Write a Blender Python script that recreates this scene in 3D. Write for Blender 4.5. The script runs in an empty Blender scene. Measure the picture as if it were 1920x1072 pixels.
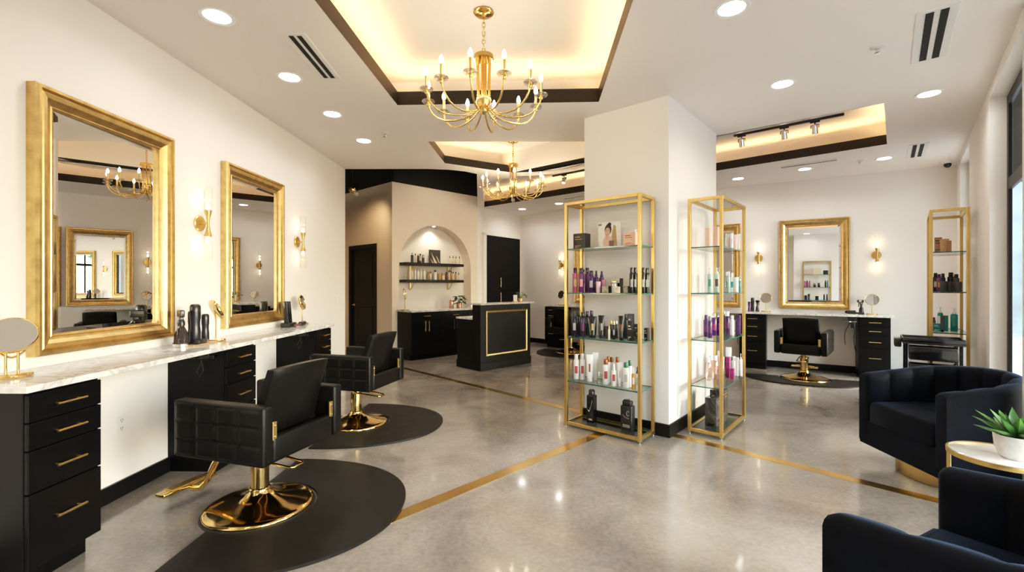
import bpy, bmesh, math, random
from mathutils import Vector, Matrix
from mathutils.geometry import tessellate_polygon
random.seed(7)
PI = math.pi
scene = bpy.context.scene
COL = scene.collection
F, CX, CY, H = 853.0, 960.0, 534.0, 1.36      # focal length in px, principal point, eye height (m)
CEIL = 3.05

# ------------------------------------------------------------------ geometry helpers
def on_line(px, p0, d):
    """distance along the plan line p0 + t*d where the sight line through column px meets it"""
    r = (px - CX) / F
    return (r * p0[1] - p0[0]) / (d[0] - r * d[1])
def floor_pt(px, py, z=0.0):
    Y = F * (H - z) / (py - CY)
    return Vector(((px - CX) * Y / F, Y, z))
def height_at(py, Y):
    return H + (CY - py) * Y / F

class MB:
    def __init__(s): s.bm = bmesh.new()
    def _add(s, verts, faces):
        vs = [s.bm.verts.new(v) for v in verts]
        out = []
        for f in faces:
            try: out.append(s.bm.faces.new([vs[i] for i in f]))
            except ValueError: pass
        return vs, out
    def box(s, x0, x1, y0, y1, z0, z1, bevel=0.0, seg=2, M=None):
        t = bmesh.new()
        vs = [t.verts.new(p) for p in ((x0,y0,z0),(x1,y0,z0),(x1,y1,z0),(x0,y1,z0),(x0,y0,z1),(x1,y0,z1),(x1,y1,z1),(x0,y1,z1))]
        for f in ((0,3,2,1),(4,5,6,7),(0,1,5,4),(1,2,6,5),(2,3,7,6),(3,0,4,7)): t.faces.new([vs[i] for i in f])
        if bevel: bmesh.ops.bevel(t, geom=t.edges[:], offset=bevel, segments=seg, affect='EDGES', profile=0.5)
        if M is not None: bmesh.ops.transform(t, matrix=M, verts=t.verts[:])
        s.merge(t); return s
    def merge(s, t):
        t.verts.index_update()
        vs = [s.bm.verts.new(v.co) for v in t.verts]
        for f in t.faces:
            try: s.bm.faces.new([vs[v.index] for v in f.verts])
            except ValueError: pass
        t.free()
    def lathe(s, prof, c=(0,0,0), n=24, M=None, close=False):
        """prof: list of (r, z)"""
        rings = []
        for r, z in prof:
            if r < 1e-6: rings.append([s.bm.verts.new(s._p((0,0,z), c, M))])
            else: rings.append([s.bm.verts.new(s._p((r*math.cos(2*PI*k/n), r*math.sin(2*PI*k/n), z), c, M)) for k in range(n)])
        if close: rings.append(rings[0])
        for a, b in zip(rings, rings[1:]):
            for k in range(n):
                q = [a[k % len(a)], a[(k+1) % len(a)], b[(k+1) % len(b)], b[k % len(b)]]
                q2 = []
                for v in q:
                    if v not in q2: q2.append(v)
                if len(q2) > 2:
                    try: s.bm.faces.new(q2)
                    except ValueError: pass
        return s
    def _p(s, v, c, M):
        v = Vector(v)
        if M is not None: v = M @ v
        return v + Vector(c)
    def cyl(s, p0, p1, r0, r1=None, n=16):
        p0, p1 = Vector(p0), Vector(p1); r1 = r0 if r1 is None else r1
        d = p1 - p0; L = d.length
        M = d.to_track_quat('Z', 'Y').to_matrix()
        return s.lathe([(0,0),(r0,0),(r1,L),(0,L)], p0, n, M)
    def tube(s, pts, r, n=8, closed=False):
        pts = [Vector(p) for p in pts]; m = len(pts); rings = []
        up = None
        for i, p in enumerate(pts):
            if closed: t = pts[(i+1) % m] - pts[i-1]
            else: t = pts[min(i+1, m-1)] - pts[max(i-1, 0)]
            t.normalize()
            if up is None:
                up = Vector((0,0,1)) if abs(t.z) < 0.9 else Vector((1,0,0))
            a = t.cross(up)
            if a.length < 1e-5: a = t.cross(Vector((0,1,0)))
            a.normalize(); b = a.cross(t).normalized(); up = b
            rr = r[i] if isinstance(r, (list, tuple)) else r
            rings.append([s.bm.verts.new(p + a*rr*math.cos(2*PI*k/n) + b*rr*math.sin(2*PI*k/n)) for k in range(n)])
        seq = list(zip(rings, rings[1:])) + ([(rings[-1], rings[0])] if closed else [])
        for x, y in seq:
            for k in range(n): s.bm.faces.new([x[k], x[(k+1)%n], y[(k+1)%n], y[k]])
        if not closed:
            s.bm.faces.new(list(reversed(rings[0]))); s.bm.faces.new(rings[-1])
        return s
    def bar(s, pts, w, h):
        """rectangular section along a polyline, w across in the plan, h in z"""
        pts = [Vector(p) for p in pts]; rings = []
        for i, p in enumerate(pts):
            t = (pts[min(i+1,len(pts)-1)] - pts[max(i-1,0)]); t.z = 0; t.normalize()
            a = Vector((-t.y, t.x, 0))*w/2
            rings.append([s.bm.verts.new(p + q) for q in (a+Vector((0,0,-h/2)), -a+Vector((0,0,-h/2)), -a+Vector((0,0,h/2)), a+Vector((0,0,h/2)))])
        for x, y in zip(rings, rings[1:]):
            for k in range(4): s.bm.faces.new([x[k], x[(k+1)%4], y[(k+1)%4], y[k]])
        s.bm.faces.new(rings[0]); s.bm.faces.new(rings[-1]); return s
    def prism(s, poly, z0, z1, bevel=0.0, M=None):
        t = bmesh.new()
        a = [t.verts.new((p[0], p[1], z0)) for p in poly]; b = [t.verts.new((p[0], p[1], z1)) for p in poly]
        n = len(poly)
        t.faces.new(list(reversed(a))); top = t.faces.new(b)
        for k in range(n): t.faces.new([a[k], a[(k+1)%n], b[(k+1)%n], b[k]])
        if bevel:
            bmesh.ops.bevel(t, geom=list(top.edges), offset=bevel, segments=2, affect='EDGES', profile=0.5)
        if M is not None: bmesh.ops.transform(t, matrix=M, verts=t.verts[:])
        s.merge(t); return s
    def sphere(s, c, r, n=12, sc=(1,1,1)):
        m = n//2
        prof = [(r*math.sin(PI*k/m), -r*math.cos(PI*k/m)) for k in range(m+1)]
        prof[0] = (0, -r); prof[-1] = (0, r)
        return s.lathe(prof, c, n, Matrix.Diagonal((sc[0], sc[1], sc[2])))
    def quad(s, a, b, c, d): s._add([a,b,c,d], [(0,1,2,3)]); return s
    def poly(s, loops):
        """flat polygon with holes; loops of 3D points"""
        tri = tessellate_polygon([[Vector(p) for p in l] for l in loops])
        allp = [p for l in loops for p in l]
        s._add(allp, [tuple(t) for t in tri]); return s
    def frame(s, w, h, prof, M=None):
        """mitred picture frame in the XZ plane; w,h outer size centred; prof: (inset, y) points"""
        rings = []
        for ins, y in prof:
            a, b = w/2-ins, h/2-ins
            rings.append([s.bm.verts.new(Vector(p) if M is None else M @ Vector(p)) for p in ((-a,y,-b),(a,y,-b),(a,y,b),(-a,y,b))])
        for x, y in zip(rings, rings[1:]):
            for k in range(4): s.bm.faces.new([x[k], x[(k+1)%4], y[(k+1)%4], y[k]])
        return s
    def build(s, name, mat, parent=None, smooth=None, loc=None, rotz=None):
        bm = s.bm
        bmesh.ops.recalc_face_normals(bm, faces=bm.faces[:])
        me = bpy.data.meshes.new(name); bm.to_mesh(me); bm.free()
        o = bpy.data.objects.new(name, me); COL.objects.link(o)
        me.materials.append(mat)
        if smooth:
            me.polygons.foreach_set('use_smooth', [True]*len(me.polygons))
            me.set_sharp_from_angle(angle=math.radians(smooth))
        if parent: o.parent = parent
        if loc is not None: o.location = loc
        if rotz is not None: o.rotation_euler = (0,0,rotz)
        return o

def tag(o, label, cat, group=None):
    o['label'] = label; o['category'] = cat
    if group: o['group'] = group
    return o
def thing(name, label, cat, loc=(0,0,0), rotz=0.0, group=None):
    o = bpy.data.objects.new(name, None); COL.objects.link(o); o.empty_display_size = 0.1
    o.location = loc; o.rotation_euler = (0,0,rotz)
    return tag(o, label, cat, group)
def dup(root, loc, rotz, label, group=None):
    r = root.copy(); COL.objects.link(r); r.location = loc; r.rotation_euler = (0,0,rotz); r['label'] = label
    if group: r['group'] = group
    for ch in list(root.children):
        c = ch.copy(); COL.objects.link(c); c.parent = r
        for g in list(ch.children):
            d = g.copy(); COL.objects.link(d); d.parent = c
    return r
def struct(o):
    o['kind'] = 'structure'; return o

# ------------------------------------------------------------------ materials
def mat(name, color, rough=0.5, metal=0.0, var=0.0, scale=6.0, bump=0.0, bscale=60.0, sheen=0.0, sheen_tint=None, coat=0.0, emit=None, estr=0.0, spec=0.5, rvar=0.0, stretch=None):
    m = bpy.data.materials.new(name); m.use_nodes = True
    nt = m.node_tree; b = nt.nodes['Principled BSDF']
    c = (*color, 1)
    b.inputs['Base Color'].default_value = c
    b.inputs['Roughness'].default_value = rough; b.inputs['Metallic'].default_value = metal
    b.inputs['Specular IOR Level'].default_value = spec
    if coat: b.inputs['Coat Weight'].default_value = coat; b.inputs['Coat Roughness'].default_value = 0.08
    if sheen:
        b.inputs['Sheen Weight'].default_value = sheen; b.inputs['Sheen Roughness'].default_value = 0.35
        if sheen_tint: b.inputs['Sheen Tint'].default_value = (*sheen_tint, 1)
    if emit: b.inputs['Emission Color'].default_value = (*emit, 1); b.inputs['Emission Strength'].default_value = estr
    tc = nt.nodes.new('ShaderNodeTexCoord')
    n = nt.nodes.new('ShaderNodeTexNoise'); n.inputs['Scale'].default_value = scale; n.inputs['Detail'].default_value = 5
    src = tc.outputs['Object']
    if stretch:
        mp = nt.nodes.new('ShaderNodeMapping'); mp.inputs['Scale'].default_value = stretch
        nt.links.new(src, mp.inputs[0]); src = mp.outputs[0]
    nt.links.new(src, n.inputs['Vector'])
    r = nt.nodes.new('ShaderNodeValToRGB'); nt.links.new(n.outputs['Fac'], r.inputs['Fac'])
    lo = [max(0, x*(1-var)) for x in color]; hi = [min(1, x*(1+var)) for x in color]
    r.color_ramp.elements[0].color = (*lo, 1); r.color_ramp.elements[1].color = (*hi, 1)
    r.color_ramp.elements[0].position = 0.3; r.color_ramp.elements[1].position = 0.7
    nt.links.new(r.outputs['Color'], b.inputs['Base Color'])
    if rvar:
        mr = nt.nodes.new('ShaderNodeMapRange'); mr.inputs['To Min'].default_value = max(0.02, rough-rvar); mr.inputs['To Max'].default_value = rough+rvar
        nt.links.new(n.outputs['Fac'], mr.inputs['Value']); nt.links.new(mr.outputs[0], b.inputs['Roughness'])
    if bump:
        n2 = nt.nodes.new('ShaderNodeTexNoise'); n2.inputs['Scale'].default_value = bscale
        nt.links.new(src, n2.inputs['Vector'])
        bp = nt.nodes.new('ShaderNodeBump'); bp.inputs['Strength'].default_value = bump; bp.inputs['Distance'].default_value = 0.01
        nt.links.new(n2.outputs['Fac'], bp.inputs['Height']); nt.links.new(bp.outputs[0], b.inputs['Normal'])
    return m
def thin_glass(name, tint, refl=0.08, rough=0.02, top=0.7):
    m = bpy.data.materials.new(name); m.use_nodes = True; nt = m.node_tree
    nt.nodes.remove(nt.nodes['Principled BSDF']); out = nt.nodes['Material Output']
    t = nt.nodes.new('ShaderNodeBsdfTransparent'); t.inputs[0].default_value = (*tint, 1)
    g = nt.nodes.new('ShaderNodeBsdfGlossy'); g.inputs['Roughness'].default_value = rough
    lw = nt.nodes.new('ShaderNodeLayerWeight'); lw.inputs['Blend'].default_value = 0.25
    mr = nt.nodes.new('ShaderNodeMapRange'); mr.inputs['To Min'].default_value = refl*0.5; mr.inputs['To Max'].default_value = top
    mx = nt.nodes.new('ShaderNodeMixShader')
    nt.links.new(lw.outputs['Fresnel'], mr.inputs['Value']); nt.links.new(mr.outputs[0], mx.inputs[0])
    nt.links.new(t.outputs[0], mx.inputs[1]); nt.links.new(g.outputs[0], mx.inputs[2]); nt.links.new(mx.outputs[0], out.inputs[0])
    return m
def emission(name, color, strength):
    m = bpy.data.materials.new(name); m.use_nodes = True; nt = m.node_tree
    nt.nodes.remove(nt.nodes['Principled BSDF'])
    e = nt.nodes.new('ShaderNodeEmission'); e.inputs[0].default_value = (*color, 1); e.inputs[1].default_value = strength
    nt.links.new(e.outputs[0], nt.nodes['Material Output'].inputs[0]); return m

WALL = mat('wall_paint', (0.87,0.825,0.79), 0.6, var=0.012, scale=1.5, bump=0.04, bscale=180)
CEILM = mat('ceiling_paint', (0.93,0.875,0.835), 0.75, var=0.012, scale=1.0)
BEIGE = mat('wall_paint_beige', (0.80,0.69,0.58), 0.6, var=0.012, scale=1.5, bump=0.04, bscale=180)
PLENUM = mat('plenum_black', (0.006,0.0055,0.005), 0.85, var=0.2, scale=2)
FASCIA = mat('fascia_black', (0.009,0.0075,0.006), 0.5, spec=0.25, var=0.15, scale=3)
BASEB = mat('baseboard_black', (0.004,0.004,0.0045), 0.4, spec=0.22, var=0.2)
BLACKCAB = mat('cabinet_black', (0.0022,0.0022,0.0028), 0.40, spec=0.17, var=0.35, scale=14, stretch=(1,1,9), bump=0.03, bscale=90)
BLACKDOOR = mat('door_black', (0.005,0.0046,0.0042), 0.4, spec=0.22, var=0.2, scale=10, stretch=(8,8,0.6))
LEATHER = mat('black_leather', (0.0032,0.0030,0.0029), 0.40, spec=0.22, var=0.2, scale=25, bump=0.12, bscale=240)
BRASS = mat('polished_brass', (0.82,0.58,0.24), 0.10, 1.0, var=0.06, scale=4)
GOLD = mat('brushed_gold', (0.66,0.46,0.18), 0.34, 1.0, var=0.10, scale=30, stretch=(1,1,0.15))
GILT = mat('gilded_frame', (0.60,0.42,0.18), 0.34, 1.0, var=0.20, scale=18, bump=0.10, bscale=45, rvar=0.08)
INLAY = mat('brass_inlay', (0.74,0.52,0.20), 0.24, 1.0, var=0.08, scale=5, rvar=0.06)
MIRROR = mat('mirror_silver', (0.90,0.91,0.90), 0.0, 1.0)
MAT_RUBBER = mat('rubber_mat', (0.0075,0.0068,0.0064), 0.5, spec=0.28, var=0.2, scale=8, bump=0.08, bscale=150, rvar=0.08)
RUBBER = mat('black_rubber', (0.01,0.01,0.01), 0.5, var=0.2)
PLASTIC = mat('black_plastic', (0.012,0.012,0.014), 0.28, var=0.2)
GLOSSBLK = mat('gloss_black', (0.006,0.006,0.007), 0.12, var=0.2)
CHROME = mat('chrome', (0.75,0.75,0.76), 0.12, 1.0)
WHITEPL = mat('white_plastic', (0.82,0.81,0.79), 0.35, var=0.02)
WHITETRIM = mat('white_trim', (0.80,0.78,0.74), 0.5, var=0.02)
GLASS = thin_glass('shelf_glass', (0.90,0.965,0.94), 0.10)
CLEAR = thin_glass('clear_glass', (0.97,0.98,0.97), 0.10)
WINGLASS = thin_glass('window_glass', (0.90,0.95,0.94), 0.10, 0.01, 0.25)
GEDGE = mat('glass_edge', (0.02,0.11,0.095), 0.12, var=0.2, scale=10)
LENS = emission('lamp_lens', (1.0,0.95,0.87), 26.0)
BULB = emission('flame_bulb', (1.0,0.76,0.46), 170.0)
BULB2 = emission('sconce_bulb', (1.0,0.82,0.56), 16.0)
VELVET = mat('navy_velvet', (0.0012,0.0024,0.0060), 0.75, var=0.8, scale=7, bump=0.10, bscale=160, sheen=0.15, sheen_tint=(0.16,0.32,0.60), spec=0.12)
TERRA = mat('ceramic_white', (0.74,0.71,0.67), 0.55, var=0.10, scale=30, bump=0.15, bscale=60)
SOIL = mat('soil', (0.03,0.02,0.014), 0.9, var=0.4, scale=60, bump=0.6, bscale=80)
LEAF = mat('succulent_green', (0.075,0.20,0.045), 0.38, var=0.45, scale=9, spec=0.5)
LEAFD = mat('leaf_dark', (0.018,0.05,0.02), 0.4, var=0.5, scale=20)
FOLI = mat('tree_foliage', (0.10,0.19,0.06), 0.7, var=0.5, scale=6)
BARK = mat('tree_bark', (0.08,0.055,0.04), 0.9, var=0.3)
PAVE = mat('pavement', (0.20,0.205,0.20), 0.8, var=0.12, scale=3)

def make_concrete():
    m = bpy.data.materials.new('polished_concrete'); m.use_nodes = True; nt = m.node_tree; b = nt.nodes['Principled BSDF']
    tc = nt.nodes.new('ShaderNodeTexCoord')
    n1 = nt.nodes.new('ShaderNodeTexNoise'); n1.inputs['Scale'].default_value = 1.3; n1.inputs['Detail'].default_value = 8; n1.inputs['Roughness'].default_value = 0.62; n1.inputs['Distortion'].default_value = 0.6
    n2 = nt.nodes.new('ShaderNodeTexNoise'); n2.inputs['Scale'].default_value = 38; n2.inputs['Detail'].default_value = 6
    for n in (n1, n2): nt.links.new(tc.outputs['Object'], n.inputs['Vector'])
    mx = nt.nodes.new('ShaderNodeMath'); mx.operation = 'MULTIPLY_ADD'; mx.inputs[1].default_value = 0.35
    nt.links.new(n2.outputs['Fac'], mx.inputs[0]); nt.links.new(n1.outputs['Fac'], mx.inputs[2])
    r = nt.nodes.new('ShaderNodeValToRGB'); e = r.color_ramp.elements
    e[0].position = 0.42; e[0].color = (0.150,0.136,0.121,1); e[1].position = 0.92; e[1].color = (0.38,0.352,0.318,1)
    k = e.new(0.66); k.color = (0.258,0.236,0.211,1)
    nt.links.new(mx.outputs[0], r.inputs['Fac']); nt.links.new(r.outputs['Color'], b.inputs['Base Color'])
    mr = nt.nodes.new('ShaderNodeMapRange'); mr.inputs['From Min'].default_value = 0.3; mr.inputs['From Max'].default_value = 0.75
    mr.inputs['To Min'].default_value = 0.13; mr.inputs['To Max'].default_value = 0.30
    nt.links.new(n1.outputs['Fac'], mr.inputs['Value']); nt.links.new(mr.outputs[0], b.inputs['Roughness'])
    b.inputs['Specular IOR Level'].default_value = 0.55
    b.inputs['Coat Weight'].default_value = 0.35; b.inputs['Coat Roughness'].default_value = 0.07
    bp = nt.nodes.new('ShaderNodeBump'); bp.inputs['Strength'].default_value = 0.03; bp.inputs['Distance'].default_value = 0.01
    nt.links.new(n2.outputs['Fac'], bp.inputs['Height']); nt.links.new(bp.outputs[0], b.inputs['Normal'])
    return m
def make_marble(name, base, vein, dark_amt=1.0):
    m = bpy.data.materials.new(name); m.use_nodes = True; nt = m.node_tree; b = nt.nodes['Principled BSDF']
    tc = nt.nodes.new('ShaderNodeTexCoord')
    n = nt.nodes.new('ShaderNodeTexNoise'); n.inputs['Scale'].default_value = 3.2; n.inputs['Detail'].default_value = 9; n.inputs['Roughness'].default_value = 0.62; n.inputs['Distortion'].default_value = 1.6
    nt.links.new(tc.outputs['Object'], n.inputs['Vector'])
    a = nt.nodes.new('ShaderNodeMath'); a.operation = 'SUBTRACT'; a.inputs[1].default_value = 0.5
    nt.links.new(n.outputs['Fac'], a.inputs[0])
    ab = nt.nodes.new('ShaderNodeMath'); ab.operation = 'ABSOLUTE'; nt.links.new(a.outputs[0], ab.inputs[0])
    r = nt.nodes.new('ShaderNodeValToRGB'); e = r.color_ramp.elements
    e[0].position = 0.0; e[0].color = (*vein, 1); e[1].position = 0.12; e[1].color = (*base, 1)
    k = e.new(0.03); k.color = tuple(0.5*(v+q) for v, q in zip(vein, base)) + (1,)
    nt.links.new(ab.outputs[0], r.inputs['Fac']); nt.links.new(r.outputs['Color'], b.inputs['Base Color'])
    b.inputs['Roughness'].default_value = 0.10
    return m
CONC = make_concrete()
MARBLE = make_marble('white_marble', (0.80,0.785,0.775), (0.40,0.39,0.385))
MARBLE2 = make_marble('plain_marble', (0.80,0.79,0.775), (0.72,0.70,0.68))
BLKMARB = make_marble('black_marble_print', (0.007,0.007,0.008), (0.10,0.095,0.09))

# ------------------------------------------------------------------ plan of the room (camera at the origin looking along +Y)
LW0, LWD = Vector((-2.59, 0)), Vector((0.0234, 1)).normalized()          # left wall
A0, AD = Vector((-2.218, 8.41)), Vector((0.715, 0.699)).normalized()     # arched reception wall (going right)
D0, DD = Vector((-2.218, 8.41)), Vector((-0.747, 0.665)).normalized()    # door wall (going left)
CORNER = Vector((0.208, 11.09))
R2a = Vector((3.136, 8.32)); R2D = (CORNER - R2a).normalized()           # far back wall, going left from the bend
WC = Vector((6.27, 6.41)); R1D = Vector((-0.854, 0.521)).normalized()    # right back wall, going left from the window corner
E1 = Vector((0.655, 0.7556))                                             # window wall direction (away from the camera)
BEND = R2a
def ang(v): return math.atan2(v[1], v[0])
TH_L = ang(LWD); TH_R1 = ang(-R1D); TH_R2 = ang(-R2D); TH_A = ang(AD); TH_D = ang(-DD); TH_W = ang(-E1)
def lw(t, off=0.0):  # point on left wall, off into the room
    n = Vector((LWD.y, -LWD.x)); return LW0 + LWD*t + n*off
def wallpt(p0, d, t, n, off): return p0 + d*t + n*off
NR1 = Vector((-0.521, -0.854)).normalized(); NR2 = Vector((R2D.y, -R2D.x)); NR2 = -NR2 if NR2.y > 0 else NR2
NA = Vector((AD.y, -AD.x)); NW = Vector((-0.7556, 0.655)); ND = Vector((DD.y, -DD.x)); ND = -ND if ND.y > 0 else ND

def wall_panel(name, p0, p1, z0, z1, m, holes=(), depth=0.12, nrm=None, cap=True):
    """wall face from plan point p0 to p1 with holes [(s,z) loops]; reveals go back `depth` away from nrm"""
    p0, p1 = Vector(p0), Vector(p1); L = (p1-p0).length; d = (p1-p0)/L
    back = -nrm*depth
    def P3(s, z, b=0.0):
        q = p0 + d*s + (back*b if b else Vector((0,0)))
        return Vector((q.x, q.y, z))
    mb = MB()
    outer = [(0,z0),(L,z0),(L,z1),(0,z1)]
    mb.poly([[P3(*q) for q in outer]] + [[P3(*q) for q in h] for h in holes])
    for loop in list(holes) + ([outer] if cap else []):
        n = len(loop)
        for k in range(n):
            a, b = loop[k], loop[(k+1) % n]
            mb.quad(P3(*a), P3(*b), P3(b[0], b[1], 1), P3(a[0], a[1], 1))
    if cap: mb.poly([[P3(q[0], q[1], 1) for q in outer]] + [[P3(q[0], q[1], 1) for q in h] for h in holes])
    bm = mb.bm
    bmesh.ops.remove_doubles(bm, verts=bm.verts[:], dist=1e-5)
    return struct(mb.build(name, m))
def V3(p, z): return Vector((p[0], p[1], z))

# floor
mb = MB(); mb.box(-5.5, 7.5, -2.2, 12.5, -0.12, 0.0); struct(mb.build('floor', CONC))
# left wall
LEND = 6.64
wall_panel('wall_left', lw(-1.7), lw(LEND), 0, CEIL+0.2, WALL, nrm=Vector((LWD.y,-LWD.x)), depth=0.14)
# door wall with door opening
vL, vR = 1.55, 0.51
hole = [(vR,0.0),(vL,0.0),(vL,2.16),(vR,2.16)]
# reception (door + arch) walls rise to 3.27 and stop below the open black ceiling
DLEN = 2.9
wall_panel('wall_door', D0, D0+DD*DLEN, 0, 3.27, BEIGE, [[(vR,0.001),(vL,0.001),(vL,2.16),(vR,2.16)]], 0.12, ND)
ALEN = 2.058
au0, au1 = 0.135, 1.875
ac, ar = (au0+au1)/2, (au1-au0)/2
zs = 2.545 - ar
arch = [(au0,0.001),(au1,0.001)] + [(ac+ar*math.cos(PI*k/24), zs+ar*math.sin(PI*k/24)) for k in range(25)]
wall_panel('wall_arch', A0, A0+AD*ALEN, 0, 3.27, BEIGE, [arch], 0.26, NA)
nb = MB(); q0 = A0 - NA*0.262
nb.poly([[V3(q0+AD*(au0-0.1),0), V3(q0+AD*(au1+0.1),0), V3(q0+AD*(au1+0.1),2.7), V3(q0+AD*(au0-0.1),2.7)]])
struct(nb.build('wall_niche', WALL))
AEND = A0 + AD*ALEN
# alcove wall beyond the arch wall up to the far corner, the two back walls, window wall
wall_panel('wall_alcove', AEND, CORNER, 0, CEIL, WALL, nrm=Vector(((CORNER-AEND).y, -(CORNER-AEND).x)).normalized(), depth=0.1)
wall_panel('wall_back', CORNER, BEND, 0, CEIL, WALL, nrm=NR2, depth=0.1)
wall_panel('wall_right', BEND, WC, 0, CEIL, WALL, nrm=NR1, depth=0.1)
WSTEP = 4.9
w2 = [(3.32,0.12),(4.78,0.12),(4.78,2.95),(3.32,2.95)]
w1 = [(0.47,0.12),(1.66,0.12),(1.66,2.97),(0.47,2.97)]
wall_panel('wall_window', WC, WC - E1*WSTEP, 0, CEIL, WALL, [w1, w2], 0.13, NW)
S0 = WC - E1*WSTEP; S1 = S0 - NW*0.80
wall_panel('wall_step', S0, S1, 0, CEIL, WALL, nrm=-E1, depth=0.1)
S2 = Vector((S1.x, -1.7))
wall_panel('wall_entrance', S1, S2, 0, CEIL, WALL, [[(0.35,0.1),(3.6,0.1),(3.6,2.9),(0.35,2.9)]], 0.13, Vector((-1,0)))
wall_panel('wall_rear', S2, lw(-1.7), 0, CEIL, WALL, [[(0.5,0.1),(2.4,0.1),(2.4,2.9),(0.5,2.9)]], 0.13, Vector((0,1)))
wall_panel('wall_hall', lw(LEND)-Vector((0.14,0)), Vector((-4.35, LEND)), 0, 3.27, BEIGE, nrm=Vector((0,1)), depth=0.1)
wall_panel('wall_hall_end', Vector((-4.35, LEND)), D0+DD*DLEN, 0, 3.27, BEIGE, nrm=Vector((1,0)), depth=0.1)
# column
TC = math.radians(-40.5)
C1 = Vector((math.cos(TC), math.sin(TC))); C2 = Vector((-C1.y, C1.x))
CF = Vector((1.398, 4.056)); CW, CDp = 0.87, 1.37
colp = [CF, CF + C2*CDp, CF + C2*CDp - C1*CW, CF - C1*CW]
mb = MB(); mb.prism(colp, 0, CEIL+0.002); struct(mb.build('wall_column', WALL))
mb = MB()
o_ = 0.014
bp_ = [CF - C2*o_ + C1*o_, CF + C2*(CDp+o_) + C1*o_, CF + C2*(CDp+o_) - C1*(CW+o_), CF - C1*(CW+o_) - C2*o_]
mb.prism(bp_, 0, 0.115, bevel=0.006); struct(mb.build('baseboard_column', BASEB))
# pier at the back of the shop (seen only in the mirrors)
PIER = Vector((0.22, -1.12)); 
mb = MB(); Mp = Matrix.Translation((PIER.x, PIER.y, 0)) @ Matrix.Rotation(TH_R1+PI, 4, 'Z')
mb.box(-0.65, 0.65, 0, 0.3, 0, CEIL, M=Mp); struct(mb.build('wall_pier', WALL))

# baseboards
def baseboard(name, p0, p1, n, h=0.105):
    mb = MB(); p0, p1 = Vector(p0), Vector(p1)
    a = [p0, p1, p1 + n*0.016, p0 + n*0.016]
    mb.prism(a, 0, h); return struct(mb.build(name, BASEB))
baseboard('baseboard_left', lw(-1.7), lw(LEND), Vector((LWD.y,-LWD.x)))
baseboard('baseboard_right', BEND, WC, NR1)
baseboard('baseboard_back', CORNER, BEND, NR2)
baseboard('baseboard_arch', A0 - AD*0.016, A0 + AD*au0, NA)
baseboard('baseboard_door', D0 - DD*0.0, D0 + DD*vR, ND)
baseboard('baseboard_alcove', AEND, CORNER, Vector(((CORNER-AEND).y, -(CORNER-AEND).x)).normalized())
baseboard('baseboard_window', WC, WC - E1*WSTEP, NW)

# brass floor inlays
def strip(name, p0, p1, w=0.092):
    p0, p1 = Vector(p0), Vector(p1); d = (p1-p0).normalized(); n = Vector((-d.y, d.x))*w/2
    mb = MB(); mb.prism([p0-n, p1-n, p1+n, p0+n], -0.02, 0.0025); return struct(mb.build(name, INLAY))
B0, BD = Vector((-1.77, 7.436)), Vector((0.698, -0.716))
strip('trim_1', B0 - BD*0.5, B0 + BD*7.3)
strip('trim_2', Vector((-1.25, 2.10)), Vector((1.02, 4.37)))

# ------------------------------------------------------------------ ceiling with trays
tray1 = [Vector(p) for p in ((-1.222,1.85),(-1.075,4.275),(0.80,4.20),(0.672,1.85))]
tray2 = [Vector(p) for p in ((-0.99,5.37),(-0.93,6.31),(-0.35,6.66),(0.0,6.84),(0.30,6.81),(0.55,6.73),(0.74,6.62),(0.90,6.46),(0.985,6.32),(1.06,5.36))]
tray3 = [Vector(p) for p in ((3.46,4.23),(-0.50,7.55),(-0.60,9.86),(4.50,5.46))]
plen = [lw(LEND), Vector((-1.25,6.63)), Vector((-0.92,6.68)), Vector((-0.70,6.78)), Vector((-0.535,6.93))]
ceil_out = [lw(-1.7)] + plen + [AEND, CORNER, BEND, WC, S0, S1, S2]
mb = MB(); mb.poly([[V3(p, CEIL) for p in ceil_out]] + [[V3(p, CEIL) for p in t] for t in (tray1, tray2, tray3)])
struct(mb.build('ceiling', CEILM))
# white edge where the ceiling stops at the open black part
mb = MB(); pe = plen + [AEND]
for a, b in zip(pe[:-2], pe[1:-1]): mb.quad(V3(a,CEIL), V3(b,CEIL), V3(b,CEIL+0.05), V3(a,CEIL+0.05))
struct(mb.build('trim_3', WHITETRIM))
# open black ceiling above the reception
mb = MB()
hi = [lw(LEND-0.5)-Vector((3.0,0)), lw(LEND-0.5), Vector((0.2,6.2)), Vector((0.2,9.2)), AEND+Vector((0.4,0.9)), Vector((-4.8,11.5))]
mb.poly([[V3(p, 3.95) for p in hi]])
struct(mb.build('ceiling_open', PLENUM))
mb = MB(); mb.box(-5.5, 7.6, -2.2, 12.5, 4.05, 4.2); struct(mb.build('ceiling_roof', PLENUM))
mb = MB()
for a, b in (((-5.5,-2.2),(-5.5,12.5)),((-5.5,12.5),(7.6,12.5)),((7.6,12.5),(7.6,6.0))): mb.quad(V3(a,2.9), V3(b,2.9), V3(b,4.1), V3(a,4.1))
struct(mb.build('wall_parapet', PLENUM))
mb = MB()
for a, b in ((D0+DD*DLEN-ND*0.02, D0-ND*0.02), (A0-NA*0.02, AEND-NA*0.02)): mb.quad(V3(a,3.27), V3(b,3.27), V3(b,3.95), V3(a,3.95))
for a, b in ((plen[-1]+Vector((0.02,0.02)), AEND+Vector((0.02,0.05))),): mb.quad(V3(a,CEIL), V3(b,CEIL), V3(b,3.95), V3(a,3.95))
for a, b in ((lw(LEND), Vector((-1.25,6.63))), (Vector((-1.25,6.63)), Vector((-0.92,6.68))), (Vector((-0.92,6.68)), Vector((-0.7,6.78))), (Vector((-0.7,6.78)), plen[-1])):
    mb.quad(V3(a,CEIL+0.05), V3(b,CEIL+0.05), V3(b,3.95), V3(a,3.95))
struct(mb.build('wall_plenum', PLENUM))
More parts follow.
